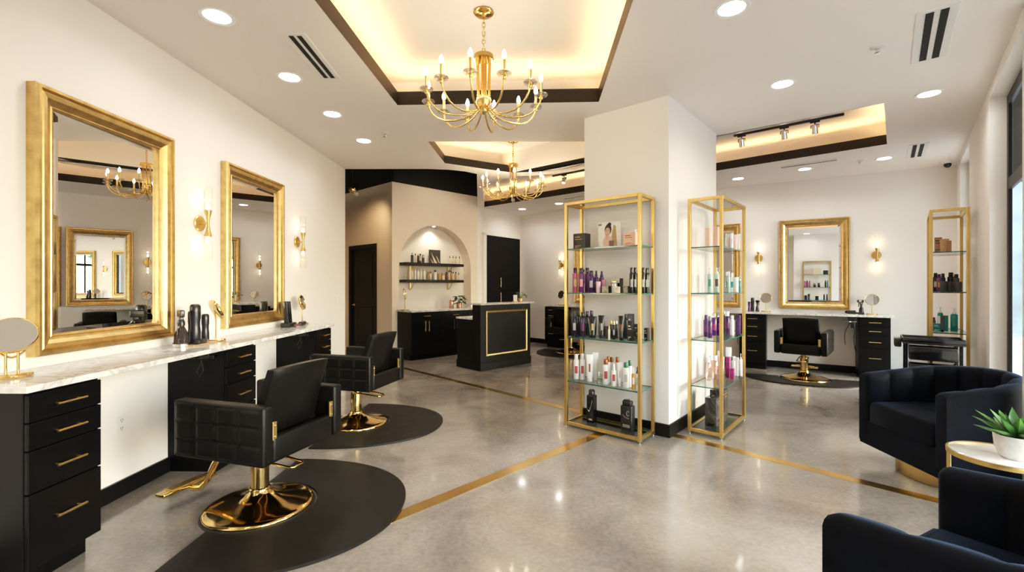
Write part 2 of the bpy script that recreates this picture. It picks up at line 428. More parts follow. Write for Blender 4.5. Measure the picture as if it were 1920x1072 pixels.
# hvac pipe in the black ceiling
mb = MB(); mb.tube([(-2.4,8.3,3.52),(-1.2,7.9,3.50),(-0.55,7.75,3.52)], 0.035, 8)
tag(mb.build('ceiling_pipe', PLASTIC), 'thin black pipe running through the open black ceiling over reception', 'pipe')

def centroid(P): 
    c = Vector((0,0))
    for p in P: c += p
    return c/len(P)
def offset_poly(P, d):
    """grow polygon outward by d"""
    n = len(P); area = sum(P[i].x*P[(i+1)%n].y - P[(i+1)%n].x*P[i].y for i in range(n))
    sgn = 1 if area > 0 else -1; out = []
    for i in range(n):
        a, b, c = P[i-1], P[i], P[(i+1)%n]
        d1 = (b-a).normalized(); d2 = (c-b).normalized()
        n1 = Vector((d1.y,-d1.x))*sgn; n2 = Vector((d2.y,-d2.x))*sgn
        m = (n1+n2); m = m/ max(0.3, m.dot(n1)); out.append(b + m*d)
    return out
UP = 3.36
def area_light(name, loc, rot, sx, sy, power, color, spread=PI, shape='RECTANGLE'):
    l = bpy.data.lights.new(name, 'AREA'); l.shape = shape; l.size = sx
    if shape in ('RECTANGLE','ELLIPSE'): l.size_y = sy
    l.energy = power; l.color = color; l.spread = spread
    o = bpy.data.objects.new(name, l); COL.objects.link(o); o.location = loc; o.rotation_euler = rot; return o
WARM = (1.0, 0.56, 0.21)
def tray(idx, P, fh, skip=(), per_m=6.0, hidden_edge=()):
    out = offset_poly(P, 0.22); n = len(P)
    t0 = offset_poly(P, 0.02)
    for k in skip:
        a, b, b2, a0_ = P[k], P[(k+1)%n], P[(k+2)%n], P[k-1]
        c0 = centroid(P)
        for (i_, u, v, e_) in ((k, a0_, a, (a-b).normalized()), ((k+1)%n, b, b2, (b-a).normalized())):
            d_ = (v-u).normalized(); m_ = Vector((d_.y,-d_.x)); m_ = -m_ if m_.dot((u+v)/2-c0) < 0 else m_
            out[i_] = P[i_] + e_*(0.22/max(0.3, e_.dot(m_)))
    mb = MB()
    for k in range(n):      # black fascia
        if k in skip: continue
        a, b = P[k], P[(k+1)%n]; a2, b2 = t0[k], t0[(k+1)%n]
        mb.quad(V3(a,CEIL-0.0006), V3(b,CEIL-0.0006), V3(b,CEIL+fh), V3(a,CEIL+fh))
        mb.quad(V3(a,CEIL+fh), V3(b,CEIL+fh), V3(b2,CEIL+fh), V3(a2,CEIL+fh))
        mb.quad(V3(a2,CEIL+fh), V3(b2,CEIL+fh), V3(b2,CEIL+0.001), V3(a2,CEIL+0.001))
    struct(mb.build('trim_%d' % (10+idx), FASCIA))
    mb = MB()
    mb.poly([[V3(p, UP) for p in out]])
    for k in range(n):
        a, b = out[k], out[(k+1)%n]
        mb.quad(V3(a,CEIL), V3(b,CEIL), V3(b,UP), V3(a,UP))
    struct(mb.build('ceiling_tray_%d' % idx, CEILM))
    c = centroid(P)
    for k in range(n):
        if k in skip: continue
        a, b = P[k], P[(k+1)%n]; L = (b-a).length
        mid = (a+b)/2; d = (b-a)/L; nn = Vector((d.y,-d.x)); nn = -nn if nn.dot(mid-c) < 0 else nn
        p = mid + nn*0.055
        o = area_light('cove_light', (p.x, p.y, CEIL+fh-0.022), (0,0,0), L*0.98, 0.02, per_m*L, WARM)
        M = Matrix((( d.x, nn.x, 0),(d.y, nn.y, 0),(0,0,1))).to_4x4()
        if M.to_3x3().determinant() < 0: M = Matrix(((-d.x, nn.x, 0),(-d.y, nn.y, 0),(0,0,1))).to_4x4()
        # emit upward, leaning slightly toward the opening
        M = M @ Matrix.Rotation(PI + (0.80 if M.to_3x3().col[1].dot(Vector((nn.x,nn.y,0))) > 0 else -0.80), 4, 'X')
        o.matrix_world = Matrix.Translation(o.location) @ M
tray(1, tray1, 0.125, per_m=6.0)
tray(2, tray2, 0.105, per_m=6.0)
tray(3, tray3, 0.115, skip=(1,) , per_m=6.0)

# ------------------------------------------------------------------ ceiling fittings
def ceil_pt(px, py, z=CEIL):
    Y = F*(z-H)/(CY-py); return Vector(((px-CX)*Y/F, Y))
def downlight_proto():
    t = thing('recessed_light', '', 'ceiling light', (0,0,CEIL), 0, 'recessed ceiling lights')
    mb = MB(); mb.lathe([(0.078,-0.002),(0.100,-0.006),(0.104,-0.003),(0.104,0.001)], n=32); mb.build('trim_ring', WHITEPL, t, 40)
    mb = MB(); mb.lathe([(0,-0.0015),(0.078,-0.0015)], n=32); mb.build('lens', LENS, t)
    return t
dl = [((407,31),'round recessed light in ceiling directly above the gold mirror with two sconces beside it',1),
      ((543,145),'second recessed light along left ceiling row, beside the twin slot vent',1),
      ((623,214),'third recessed light along left ceiling row, past the slot vent',1),
      ((682,264),'fourth recessed light along left ceiling row, nearest the black open ceiling',1),
      ((1372,16),'large recessed light in ceiling in front of the white column',1),
      ((1467,158),'recessed light in ceiling between column top and track light rail',1),
      ((1742,176),'recessed light in ceiling closest to the tall black window',1),
      ((1658,297),'recessed light between glowing cove corner and small slot vent',1),
      ((1509,317),'recessed light in ceiling above and left of the right wall gold mirror',1),
      ((1384,335),'recessed light just behind column edge under the glowing cove',1),
      ((979,392),'small recessed light over tall black cupboard, seen below the far chandelier',1),
      ((1048,381.6),'small recessed light over far back wall, right of the far chandelier',1)]
dl[0] = (dl[0][0], 'first and largest recessed light along left ceiling row, above the wide gold mirror', 1)
proto = None
DOWN = (1.0, 0.92, 0.82)
DPOW = 5.2
def down_lamp(p, k=1.0):
    o = area_light('downlight_lamp', (p.x, p.y, CEIL-0.012), (0,0,0), 0.13, 0.13, DPOW*k, DOWN, math.radians(150), 'DISK')
for (px, lab, k) in dl:
    p = ceil_pt(*px)
    if proto is None:
        proto = downlight_proto(); proto.location = (p.x, p.y, CEIL); proto['label'] = lab
    else: dup(proto, (p.x, p.y, CEIL), 0, lab)
    down_lamp(p, k)
for p in ((-1.7,1.3),(-1.7,-0.4),(2.2,1.2),(0.2,-0.6)):     # behind the camera
    down_lamp(Vector(p), 1.0)
    dup(proto, (p[0], p[1], CEIL), 0, 'recessed light in the ceiling near the entrance behind the viewer')

def slot_vent(name, p, theta, L, W, slots, label):
    t = thing(name, label, 'air vent', (p.x, p.y, CEIL), theta)
    mb = MB(); mb.box(-L/2, L/2, -W/2, W/2, -0.006, 0.001, 0.002); mb.build('frame', WHITEPL, t)
    n = slots; sw = W*0.62/n/1.55
    for i in range(n):
        y = (i-(n-1)/2)*W*0.62/n*1.12
        mb = MB(); mb.box(-L/2*0.93, L/2*0.93, y-sw/2, y+sw/2, -0.0085, -0.005); mb.build('slot', PLENUM, t)
    return t
a, b = ceil_pt(550,62), ceil_pt(620,147)
slot_vent('slot_vent', (a+b)/2, ang(b-a), (b-a).length*1.0, 0.16, 2, 'long white twin slot air vent in ceiling above left mirrors')
a, b = ceil_pt(1759,14), ceil_pt(1741,112)
slot_vent('slot_vent', (a+b)/2, ang(b-a), (b-a).length, 0.20, 2, 'white twin slot air vent in ceiling near the tall window')
a, b = ceil_pt(1723,269), ceil_pt(1717,294)
slot_vent('slot_vent', (a+b)/2, ang(b-a), (b-a).length, 0.19, 2, 'small twin slot air vent in far right ceiling corner near camera dome')
for (a, b, lab) in ((ceil_pt(1464,313), ceil_pt(1570,298), 'thin white linear air diffuser beyond the glowing cove, over right mirror'),
                    (ceil_pt(1058,371.5), ceil_pt(1150,358), 'thin white linear air diffuser beyond far cove, partly behind the column')):
    t = thing('linear_diffuser', lab, 'air vent', ((a+b)[0]/2, (a+b)[1]/2, CEIL), ang(b-a))
    L = (b-a).length
    mb = MB(); mb.box(-L/2, L/2, -0.045, 0.045, -0.012, 0.001, 0.003); mb.build('frame', WHITETRIM, t)
    mb = MB(); mb.box(-L/2*0.98, L/2*0.98, -0.012, 0.012, -0.014, -0.010); mb.build('slot', PLENUM, t)
def sprinkler(px, py, label):
    p = ceil_pt(px, py); t = thing('fire_sprinkler', label, 'sprinkler', (p.x, p.y, CEIL), 0)
    mb = MB(); mb.lathe([(0.045,0.0),(0.045,-0.004),(0.02,-0.012),(0,-0.012)], n=20); mb.build('escutcheon', WHITEPL, t, 40)
    mb = MB(); mb.cyl((0,0,-0.01),(0,0,-0.045), 0.008); mb.lathe([(0,-0.047),(0.022,-0.045),(0.022,-0.043),(0,-0.042)], n=12)
    mb.tube([(0.014,0,-0.01),(0.016,0,-0.03),(0,0,-0.045)], 0.003, 6); mb.tube([(-0.014,0,-0.01),(-0.016,0,-0.03),(0,0,-0.045)], 0.003, 6)
    mb.build('head', CHROME, t, 40)
sprinkler(1645, 88, 'white fire sprinkler in ceiling between big downlight and window side vent')
sprinkler(722, 249, 'small white fire sprinkler in ceiling right of the left downlight row')
sprinkler(1612, 301, 'tiny fire sprinkler in ceiling beyond the right glowing cove')
# security camera dome
p = ceil_pt(1775, 303); t = thing('security_camera', 'small black and white dome security camera in the far ceiling corner', 'camera', (p.x, p.y, CEIL), 0)
mb = MB(); mb.lathe([(0.06,0.001),(0.06,-0.02),(0.05,-0.03),(0,-0.03)], n=24); mb.build('base', WHITEPL, t, 40)
mb = MB(); mb.sphere((0,-0.012,-0.045), 0.042, 16); mb.build('dome', GLOSSBLK, t, 60)
# track light in the right cove
def track_light(p0, p1, fr, label, z):
    c = (p0+p1)/2; th = ang(p1-p0); L = (p1-p0).length
    t = thing('track_light', label, 'track light', (c.x, c.y, z), th)
    mb = MB(); mb.box(-L/2, L/2, -0.018, 0.018, -0.025, 0, 0.003); mb.build('rail', PLASTIC, t)
    for f in fr:
        x = (f-0.5)*L
        mb = MB(); mb.box(x-0.05, x+0.05, -0.016, 0.016, -0.045, -0.024, 0.003); mb.cyl((x,0,-0.045),(x,0,-0.07),0.008)
        mb.tube([(x-0.042,0,-0.11),(x-0.042,0,-0.075),(x,0,-0.068),(x+0.042,0,-0.075),(x+0.042,0,-0.11)], 0.005, 6)
        h = mb.build('spot_head', PLASTIC, t, 40)
        mb = MB(); R = Matrix.Rotation(0.35, 3, 'X'); mb.lathe([(0.02,0.05),(0.034,0.035),(0.036,-0.06),(0.030,-0.062),(0.030,-0.05)], (x,0,-0.115), 18, R); mb.build('lamp_body', CHROME, h, 40)
        mb = MB(); mb.lathe([(0,-0.052),(0.029,-0.052)], (x,0,-0.115), 18, R); mb.build('lamp_lens', LENS, h)
    return t
p0 = ceil_pt(1376,253,UP-0.0); p1 = ceil_pt(1583,212,UP)
track_light(p0, p1, (0.08,0.49,0.76), 'black ceiling track with three small spotlights inside the right glowing cove', UP)
p0 = ceil_pt(1058,325,UP); dd = Vector((-0.77,0.64))
track_light(p0-dd*0.55, p0+dd*0.25, (0.69,), 'short black ceiling track with one spotlight beyond far chandelier', UP)

# ------------------------------------------------------------------ chandeliers
CRYSTAL = thin_glass('crystal', (0.99,0.98,0.96), 0.55, 0.08, 0.8)
CHBRASS = mat('chandelier_brass', (0.80,0.55,0.20), 0.20, 1.0, var=0.06)
CANDLE = mat('candle_sleeve', (0.78,0.55,0.24), 0.35, 0.6, var=0.05)
def chandelier(label, loc, rot, R=0.42, drop_crystal=False, n_arm=12):
    """loc = ceiling canopy point; cups sit 0.56 below the ceiling of the tray"""
    t = thing('chandelier', label, 'chandelier', loc, rot, 'brass candle chandeliers')
    mb = MB(); mb.lathe([(0,0),(0.072,0),(0.074,-0.012),(0.060,-0.024),(0.018,-0.030),(0.012,-0.045),(0,-0.045)], n=28); mb.build('canopy', CHBRASS, t, 40)
    mb = MB(); z = -0.05; k = 0                          # chain of links
    while z > -0.305:
        pts = [(0.011*math.cos(a)*(1 if k%2 else 0), 0.011*math.cos(a)*(0 if k%2 else 1), z-0.018+0.021*math.sin(a)) for a in [2*PI*i/12 for i in range(12)]]
        mb.tube(pts, 0.0032, 6, closed=True); z -= 0.031; k += 1
    mb.build('chain', CHBRASS, t, 60)
    mb = MB()
    mb.lathe([(0,-0.312),(0.02,-0.314),(0.07,-0.322),(0.074,-0.352),(0.062,-0.354),(0.0,-0.352)], n=28)
    for i in range(10):
        a = 2*PI*i/10; mb.cyl((0.05*math.cos(a),0.05*math.sin(a),-0.35),(0.043*math.cos(a),0.043*math.sin(a),-0.635),0.0055,n=8)
    mb.cyl((0,0,-0.35),(0,0,-0.64),0.012,n=10)
    mb.lathe([(0,-0.625),(0.052,-0.627),(0.056,-0.665),(0.040,-0.69),(0.026,-0.730),(0.012,-0.750),(0,-0.754)], n=28)
    mb.build('stem', CHBRASS, t, 40)
    zc = -0.65
    for i in range(n_arm):
        a = 2*PI*(i+0.5)/n_arm; ca, sa = math.cos(a), math.sin(a)
        def q(r, z): return (r*ca, r*sa, z)
        prof = [(0.030,-0.675),(0.045,-0.715),(0.09,-0.750),(0.15,-0.775),(0.22,-0.788),(0.29,-0.785),(0.345,-0.765),(0.385,-0.730),(0.410,-0.690),(R,zc-0.004)]
        mb = MB(); mb.tube([q(*p) for p in prof], 0.0065, 8)
        mb.lathe([(0.010,zc-0.02),(0.016,zc-0.004),(0.012,zc+0.012)], q(R,0), 12)
        arm = mb.build('arm', CHBRASS, t, 60)
        mb = MB()
        pts = [(0.012,zc+0.004),(0.030,zc+0.002),(0.044,zc+0.008),(0.050,zc+0.016),(0.044,zc+0.023),(0.028,zc+0.020),(0.012,zc+0.018)]
        mb.lathe(pts, q(R,0), 12); mb.build('drip_dish', CRYSTAL, arm)
        mb = MB(); mb.cyl(q(R,zc+0.01), q(R,zc+0.108), 0.0105, n=12); mb.build('candle', CANDLE, arm, 40)
        mb = MB(); mb.lathe([(0,zc+0.108),(0.008,zc+0.110),(0.0155,zc+0.128),(0.013,zc+0.146),(0.005,zc+0.166),(0,zc+0.172)], q(R,0), 10); mb.build('bulb', BULB, arm, 60)
    if drop_crystal:
        mb = MB(); mb.cyl((0,0,-0.75),(0,0,-0.79),0.004,n=8); mb.lathe([(0,-0.785),(0.022,-0.805),(0.028,-0.825),(0.012,-0.855),(0,-0.865)], n=8); mb.build('drop', CRYSTAL, t)
    return t
ch1 = Vector(((907-CX)/F*3.33, 3.33))
chandelier('large brass chandelier with twelve candle bulbs and crystal dishes under the front tray', (ch1.x, ch1.y, UP), 0.12)
ch2 = Vector(((962-CX)/F*6.32, 6.32))
chandelier('smaller looking brass candle chandelier with crystal drop, hanging in the curved tray near reception', (ch2.x, ch2.y, UP), 0.3, drop_crystal=True)

# little gold pendant by the doorway
pd = Vector(((662-CX)/F*7.0, 7.0)); zz = height_at(358, 7.0)
t = thing('pendant_lamp', 'tiny gold globe pendant hanging beneath black open ceiling by the left wall end', 'pendant lamp', (pd.x, pd.y, zz), 0)
mb = MB(); mb.cyl((0,0,0.05),(0,0,3.95-zz),0.003,n=6); mb.build('cable', PLASTIC, t)
mb = MB(); mb.sphere((-0.01,0,0.02), 0.055, 16); mb.build('globe', BRASS, t, 60)
mb = MB(); mb.sphere((0.05,0,-0.04), 0.045, 12); mb.build('glass_shade', CRYSTAL, t, 60)
l = bpy.data.lights.new('hall_lamp', 'SPOT'); l.energy = 60; l.color = (1.0,0.68,0.36); l.spot_size = 1.5; l.spot_blend = 0.9; l.shadow_soft_size = 0.08
o = bpy.data.objects.new('hall_lamp', l); COL.objects.link(o); o.location = (-2.55, 8.0, 3.15); o.rotation_euler = (math.radians(38), 0, math.radians(20))

area_light('reception_fill', (-0.80, 7.50, 3.85), (math.radians(18), math.radians(-8), 0), 0.5, 0.5, 40, (1.0,0.82,0.60), math.radians(150))  # unseen fill light added in the open black ceiling to brighten the arch wall
# ------------------------------------------------------------------ doors, windows
t = bpy.data.objects.new('door_1', None); COL.objects.link(t); t['kind'] = 'structure'
dc = D0 + DD*((vL+vR)/2) - ND*0.03; t.location = (dc.x, dc.y, 0); t.rotation_euler = (0,0,TH_D)
wd = (vL-vR)
mb = MB()
mb.box(-wd/2+0.001,-wd/2+0.07,-0.045,0.06,0.003,2.159); mb.box(wd/2-0.07,wd/2-0.001,-0.045,0.06,0.003,2.159); mb.box(-wd/2+0.07,wd/2-0.07,-0.045,0.06,2.085,2.159)
mb.build('door_frame', BLACKDOOR, t)
mb = MB(); mb.box(-wd/2+0.072, wd/2-0.072, 0.0, 0.04, 0.004, 2.083)
for (za, zb) in ((0.15,0.95),(1.08,1.96)):
    mb.frame(wd-0.40, zb-za, [(0,0.0),(0.0,-0.008),(0.03,-0.008),(0.035,0.0)], Matrix.Translation((0,-0.0,(za+zb)/2)))
leaf = mb.build('door_leaf', BLACKDOOR, t)
mb = MB(); hx = -wd/2+0.15; mb.lathe([(0,0),(0.028,0),(0.028,0.008),(0.01,0.012),(0.01,0.05)], (hx,0,0.955), 16, Matrix.Rotation(PI/2,3,'X')); mb.cyl((hx,-0.045,0.955),(hx+0.11,-0.045,0.955),0.009); mb.build('door_handle', BRASS, leaf, 40)

def window(name, s0, s1, z0, z1, transom, p0=None, d=None, n=None, mull=()):
    p0 = WC if p0 is None else p0; d = -E1 if d is None else d; n = NW if n is None else n
    c = p0 + d*((s0+s1)/2) - n*0.112
    t = bpy.data.objects.new(name, None); COL.objects.link(t); t['kind'] = 'structure'
    t.location = (c.x, c.y, 0); t.rotation_euler = (0,0, ang(Vector((-n.y, n.x))))
    W = s1-s0
    mb = MB(); f = 0.085
    mb.box(-W/2,-W/2+f,-0.012,0.012,z0,z1,0.004); mb.box(W/2-f,W/2,-0.012,0.012,z0,z1,0.004)
    mb.box(-W/2+f,W/2-f,-0.012,0.012,z1-f,z1,0.004); mb.box(-W/2+f,W/2-f,-0.012,0.012,z0,z0+f,0.004)
    for z in transom: mb.box(-W/2+f,W/2-f,-0.012,0.012,z-0.05,z+0.05,0.004)
    for x in mull: mb.box(x-0.03,x+0.03,-0.012,0.012,z0+f,z1-f,0.004)
    mb.build('window_frame', BASEB, t)
    mb = MB(); mb.quad((-W/2+f,0,z0+f),(W/2-f,0,z0+f),(W/2-f,0,z1-f),(-W/2+f,0,z1-f)); mb.build('window_pane', WINGLASS, t)
window('window_1', 3.322, 4.778, 0.122, 2.948, (2.20,))
window('window_2', 0.472, 1.658, 0.122, 2.968, (2.20,))
window('window_3', 0.352, 3.598, 0.102, 2.898, (2.20,), S1, Vector((0,-1)), Vector((-1,0)), (-0.8,0.8))
window('window_4', 0.502, 2.398, 0.102, 2.898, (2.20,), S2, (lw(-1.7)-S2).normalized(), Vector((0,1)), (0.0,))

# outside: pavement and street trees beyond the glass
mb = MB(); mb.box(-30, 40, -40, 40, -0.35, -0.16); struct(mb.build('ground_outside', PAVE))
def street_tree(x, y, h, label, seed):
    rnd = random.Random(seed)
    t = thing('street_tree', label, 'tree', (x, y, -0.16), 0, 'trees outside the windows')
    mb = MB(); mb.tube([(0,0,0),(0.05,0.02,h*0.3),(-0.03,0.06,h*0.55)], [0.13,0.10,0.06], 8)
    for k in range(5):
        a = k*1.3; mb.tube([(0,0.03,h*0.4),(0.5*math.cos(a),0.5*math.sin(a),h*0.6),(0.9*math.cos(a),0.9*math.sin(a),h*0.72)], [0.05,0.03,0.015], 6)
    mb.build('trunk', BARK, t, 60)
    mb = MB()
    for k in range(420):
        u = rnd.uniform(0,2*PI); w = rnd.uniform(-1,1); r = h*0.30*rnd.random()**0.35
        c = Vector((r*math.cos(u)*math.sqrt(1-w*w), r*math.sin(u)*math.sqrt(1-w*w), h*0.70 + r*w*0.85))
        a = Vector((rnd.gauss(0,1),rnd.gauss(0,1),rnd.gauss(0,1))).normalized(); b = a.orthogonal().normalized()*0.13; a = a*0.22
        mb.quad(c-a, c+b, c+a, c-b)
    mb.build('crown', FOLI, t)
t = thing('street_building', 'pale grey green building across the street, seen through the tall window', 'building', (15.5, 15.0, -0.16), math.radians(-48))
mb = MB(); mb.box(-16,16,0,6,0,9.0); mb.build('facade', mat('render_grey_green', (0.20,0.225,0.20), 0.8, var=0.2, scale=2), t)
DKGL = mat('dark_window', (0.06,0.08,0.08), 0.15, var=0.3)
for k in range(8):
    for z in (1.0, 4.6):
        mb = MB(); x = -14+k*4.0; mb.box(x-0.9,x+0.9,-0.05,0.02,z,z+2.2); mb.build('window', DKGL, t)
street_tree(7.2, 1.2, 5.0, 'leafy street tree outside the tall window', 1)
street_tree(9.6, 4.0, 5.5, 'leafy street tree further along, outside the narrow window', 2)
street_tree(6.0,-3.8, 5.2, 'leafy street tree outside the entrance glass', 3)
street_tree(1.5,-7.0, 5.2, 'leafy street tree outside the rear glass', 4)

# ================================================================== FURNITURE
HC = 0.922                                     # worktop height
def bar_pull(mb_parent, cx, y, cz, L, horizontal=True, name='handle'):
    mb = MB(); r = 0.0055
    if horizontal:
        mb.cyl((cx-L/2,y-0.028,cz),(cx+L/2,y-0.028,cz),r,n=8)
        for s in (-1,1): mb.cyl((cx+s*L*0.36,y,cz),(cx+s*L*0.36,y-0.028,cz),0.0045,n=8)
    else:
        mb.cyl((cx,y-0.028,cz-L/2),(cx,y-0.028,cz+L/2),r,n=8)
        for s in (-1,1): mb.cyl((cx,y,cz+s*L*0.36),(cx,y-0.028,cz+s*L*0.36),0.0045,n=8)
    return mb.build(name, GOLD, mb_parent, 40)
def drawer_cabinet(label, c, rz, w, d, top, group):
    """c = plan point at the middle of the back edge; local -Y faces the room"""
    t = thing('drawer_cabinet', label, 'cabinet', (c.x, c.y, 0), rz, group)
    mb = MB(); mb.box(-w/2, w/2, -d, -0.002, 0.10, top-0.001, 0.002); mb.box(-w/2+0.005, w/2-0.005, -d+0.06, -0.002, 0.0, 0.10); mb.build('carcass', BLACKCAB, t)
    zz = [top-0.012, top-0.138, top-0.262, top-0.452, 0.105]
    for z1, z0 in zip(zz, zz[1:]):
        mb = MB(); mb.box(-w/2+0.003, w/2-0.003, -d-0.020, -d-0.001, z0+0.004, z1-0.002, 0.003); dr = mb.build('drawer', BLACKCAB, t)
        bar_pull(dr, 0, -d-0.020, (z0+z1)/2+ (0.0 if z1-z0<0.2 else 0.03), 0.14)
    return t
def ywall(px, p0, d):   # param along a wall line for picture column px
    return on_line(px, p0, d)
NL = Vector((LWD.y, -LWD.x))
CDL = 0.43
fr0 = LW0 + NL*(CDL+0.02)
cabs = []
for (pa, pb, lab) in ((56,195,'black drawer cabinet at the near end of left marble worktop, four gold pulls'),
                      (428,483,'black drawer cabinet between the two left gold mirrors, behind the nearer styling chair'),
                      (597,623,'black drawer cabinet at the far end of the left marble worktop')):
    a, b = on_line(pa, fr0, LWD), on_line(pb, fr0, LWD); cabs.append((a, b))
    drawer_cabinet(lab, lw((a+b)/2), TH_L, b-a, CDL-0.012, HC-0.030, 'left wall drawer cabinets')
# marble worktop, left
wt0 = on_line(50, LW0+NL*(CDL+0.03), LWD); wt1 = on_line(627, LW0+NL*(CDL+0.03), LWD)
c = lw((wt0+wt1)/2); L = wt1-wt0
mb = MB(); mb.box(-L/2, L/2, -CDL-0.03, -0.001, HC-0.030, HC, 0.003)
o = mb.build('worktop', MARBLE, None, loc=(c.x,c.y,0), rotz=TH_L); tag(o, 'long white marble worktop along the left wall below two gold mirrors', 'worktop')
# hooks for hair tools on the cabinet sides
def tool_hook(a, label):
    c = lw(a-0.001, 0.21); t = thing('tool_hook', label, 'tool holder', (c.x, c.y, HC-0.085), TH_L)
    mb = MB(); mb.box(-0.012,0.0,-0.14,0.14,-0.012,0.012,0.003); mb.build('rail', PLASTIC, t)
    for y in (-0.13,-0.03):
        mb = MB(); mb.tube([(-0.012,y,0),(-0.045,y,0.0),(-0.055,y,0.018),(-0.05,y,0.03)], 0.006, 8); mb.sphere((-0.05,y,0.032),0.010,10); mb.build('hook', GLOSSBLK, t, 60)
    mb = MB(); mb.tube([(-0.015+0.0*k,0.10,-0.0) if k==0 else (-0.03-0.022*math.cos(PI*k/6), 0.10, 0.022*math.sin(PI*k/6)) for k in range(7)], 0.006, 8); mb.build('ring_holder', CHROME, t, 60)
    mb = MB(); mb.tube([(-0.035,-0.07,-0.005),(-0.04,-0.06,-0.06),(-0.03,-0.03,-0.10),(-0.03,-0.05,-0.14),(-0.03,-0.08,-0.09),(-0.03,-0.06,-0.01)], 0.004, 6); mb.build('cable_loop', PLASTIC, t, 60)
tool_hook(cabs[1][0], 'black hair tool hook rail on cabinet side between the two left mirrors')
tool_hook(cabs[2][0], 'black hair tool hook rail on cabinet side under the far left worktop')
# outlet and light switch
oy = on_line(226, LW0, LWD); c = lw(oy); zo = height_at(795, c.y)
t = thing('wall_outlet', 'white double power outlet on the wall under the left worktop', 'power outlet', (c.x,c.y,zo), TH_L)
mb = MB(); mb.box(-0.036,0.036,-0.006,0.0,-0.058,0.058,0.003); mb.build('cover_plate', WHITEPL, t)
for z in (-0.026,0.026):
    mb = MB(); mb.box(-0.016,0.016,-0.008,-0.005,z-0.017,z+0.017,0.001); s_ = mb.build('socket', WHITETRIM, t)
    mb = MB(); mb.box(-0.008,-0.005,-0.009,-0.007,z-0.003,z+0.008); mb.box(0.005,0.008,-0.009,-0.007,z-0.003,z+0.008); mb.cyl((0,-0.007,z-0.010),(0,-0.009,z-0.010),0.003,n=8); mb.build('slots', RUBBER, s_)
oy = on_line(635, LW0, LWD); c = lw(oy); zo = height_at(561, c.y)
t = thing('light_switch', 'white light switch plate near the far end of the left wall', 'light switch', (c.x,c.y,zo), TH_L)
mb = MB(); mb.box(-0.036,0.036,-0.006,0.0,-0.058,0.058,0.003); mb.build('cover_plate', WHITEPL, t)
mb = MB(); mb.box(-0.016,0.016,-0.010,-0.005,-0.033,0.033,0.002); mb.build('rocker', WHITETRIM, t)

# ---- gilded wall mirrors
def wall_mirror_proto(w=0.945, h=1.44):
    t = thing('wall_mirror', '', 'mirror', (0,0,0), 0, 'gilded wall mirrors')
    mb = MB()
    prof = [(0,0.0),(0.0,-0.050),(0.010,-0.064),(0.022,-0.064),(0.028,-0.050),(0.040,-0.056),(0.062,-0.050),(0.082,-0.036),(0.094,-0.030),(0.100,-0.034),(0.110,-0.030),(0.112,0.0)]
    mb.frame(w, h, prof, Matrix.Translation((0,0,h/2)))
    mb.build('mirror_frame', GILT, t)
    mb = MB(); mb.frame(w-0.222, h-0.222, [(0,-0.0135),(0.028,-0.0165),(0.0285,-0.0165)], Matrix.Translation((0,0,h/2)))
    a, b = (w-0.222)/2-0.0285, (h-0.222)/2-0.0285
    mb.quad((-a,-0.0165,h/2-b),(a,-0.0165,h/2-b),(a,-0.0165,h/2+b),(-a,-0.0165,h/2+b))
    mb.build('mirror_glass', MIRROR, t)
    return t
MZ = 0.983
fm = LW0 + NL*0.05
mA = (on_line(62, fm, LWD)+on_line(323, LW0+NL*0.03, LWD))/2; mB = (on_line(419, fm, LWD)+on_line(532, LW0+NL*0.03, LWD))/2
mir = wall_mirror_proto(); c = lw(mA, 0.001); mir.location = (c.x,c.y,MZ); mir.rotation_euler = (0,0,TH_L); mir['label'] = 'wide gilt framed mirror at the near end of the left wall'
GLASSROT = [c_ for c_ in mir.children if c_.name.startswith('mirror_glass')][0]
c = lw(mB, 0.001); dup(mir, (c.x,c.y,MZ), TH_L, 'gilt framed mirror between the two wall sconces on the left wall')
def r1(t, off=0.0): return WC + R1D*t + NR1*off
def r2(t, off=0.0): return BEND + R2D*t + NR2*off
c = r1(1.69, 0.001); dup(mir, (c.x,c.y,MZ-0.01), TH_R1, 'gilt framed mirror on the right wall, above the single styling chair')
c = r1(3.20, 0.001); dup(mir, (c.x,c.y,MZ-0.01), TH_R1, 'gilt framed mirror seen through the right column rack')
c = r2(1.93, 0.001); dup(mir, (c.x,c.y,MZ-0.01), TH_R2, 'gilt framed mirror on far back wall, seen through the left column rack')
c = r2(0.535, 0.001); dup(mir, (c.x,c.y,MZ-0.01), TH_R2, 'gilt framed mirror on back wall hidden by column, visible as a reflection')

GLASSROT.rotation_euler = (0,0,math.radians(1.6))
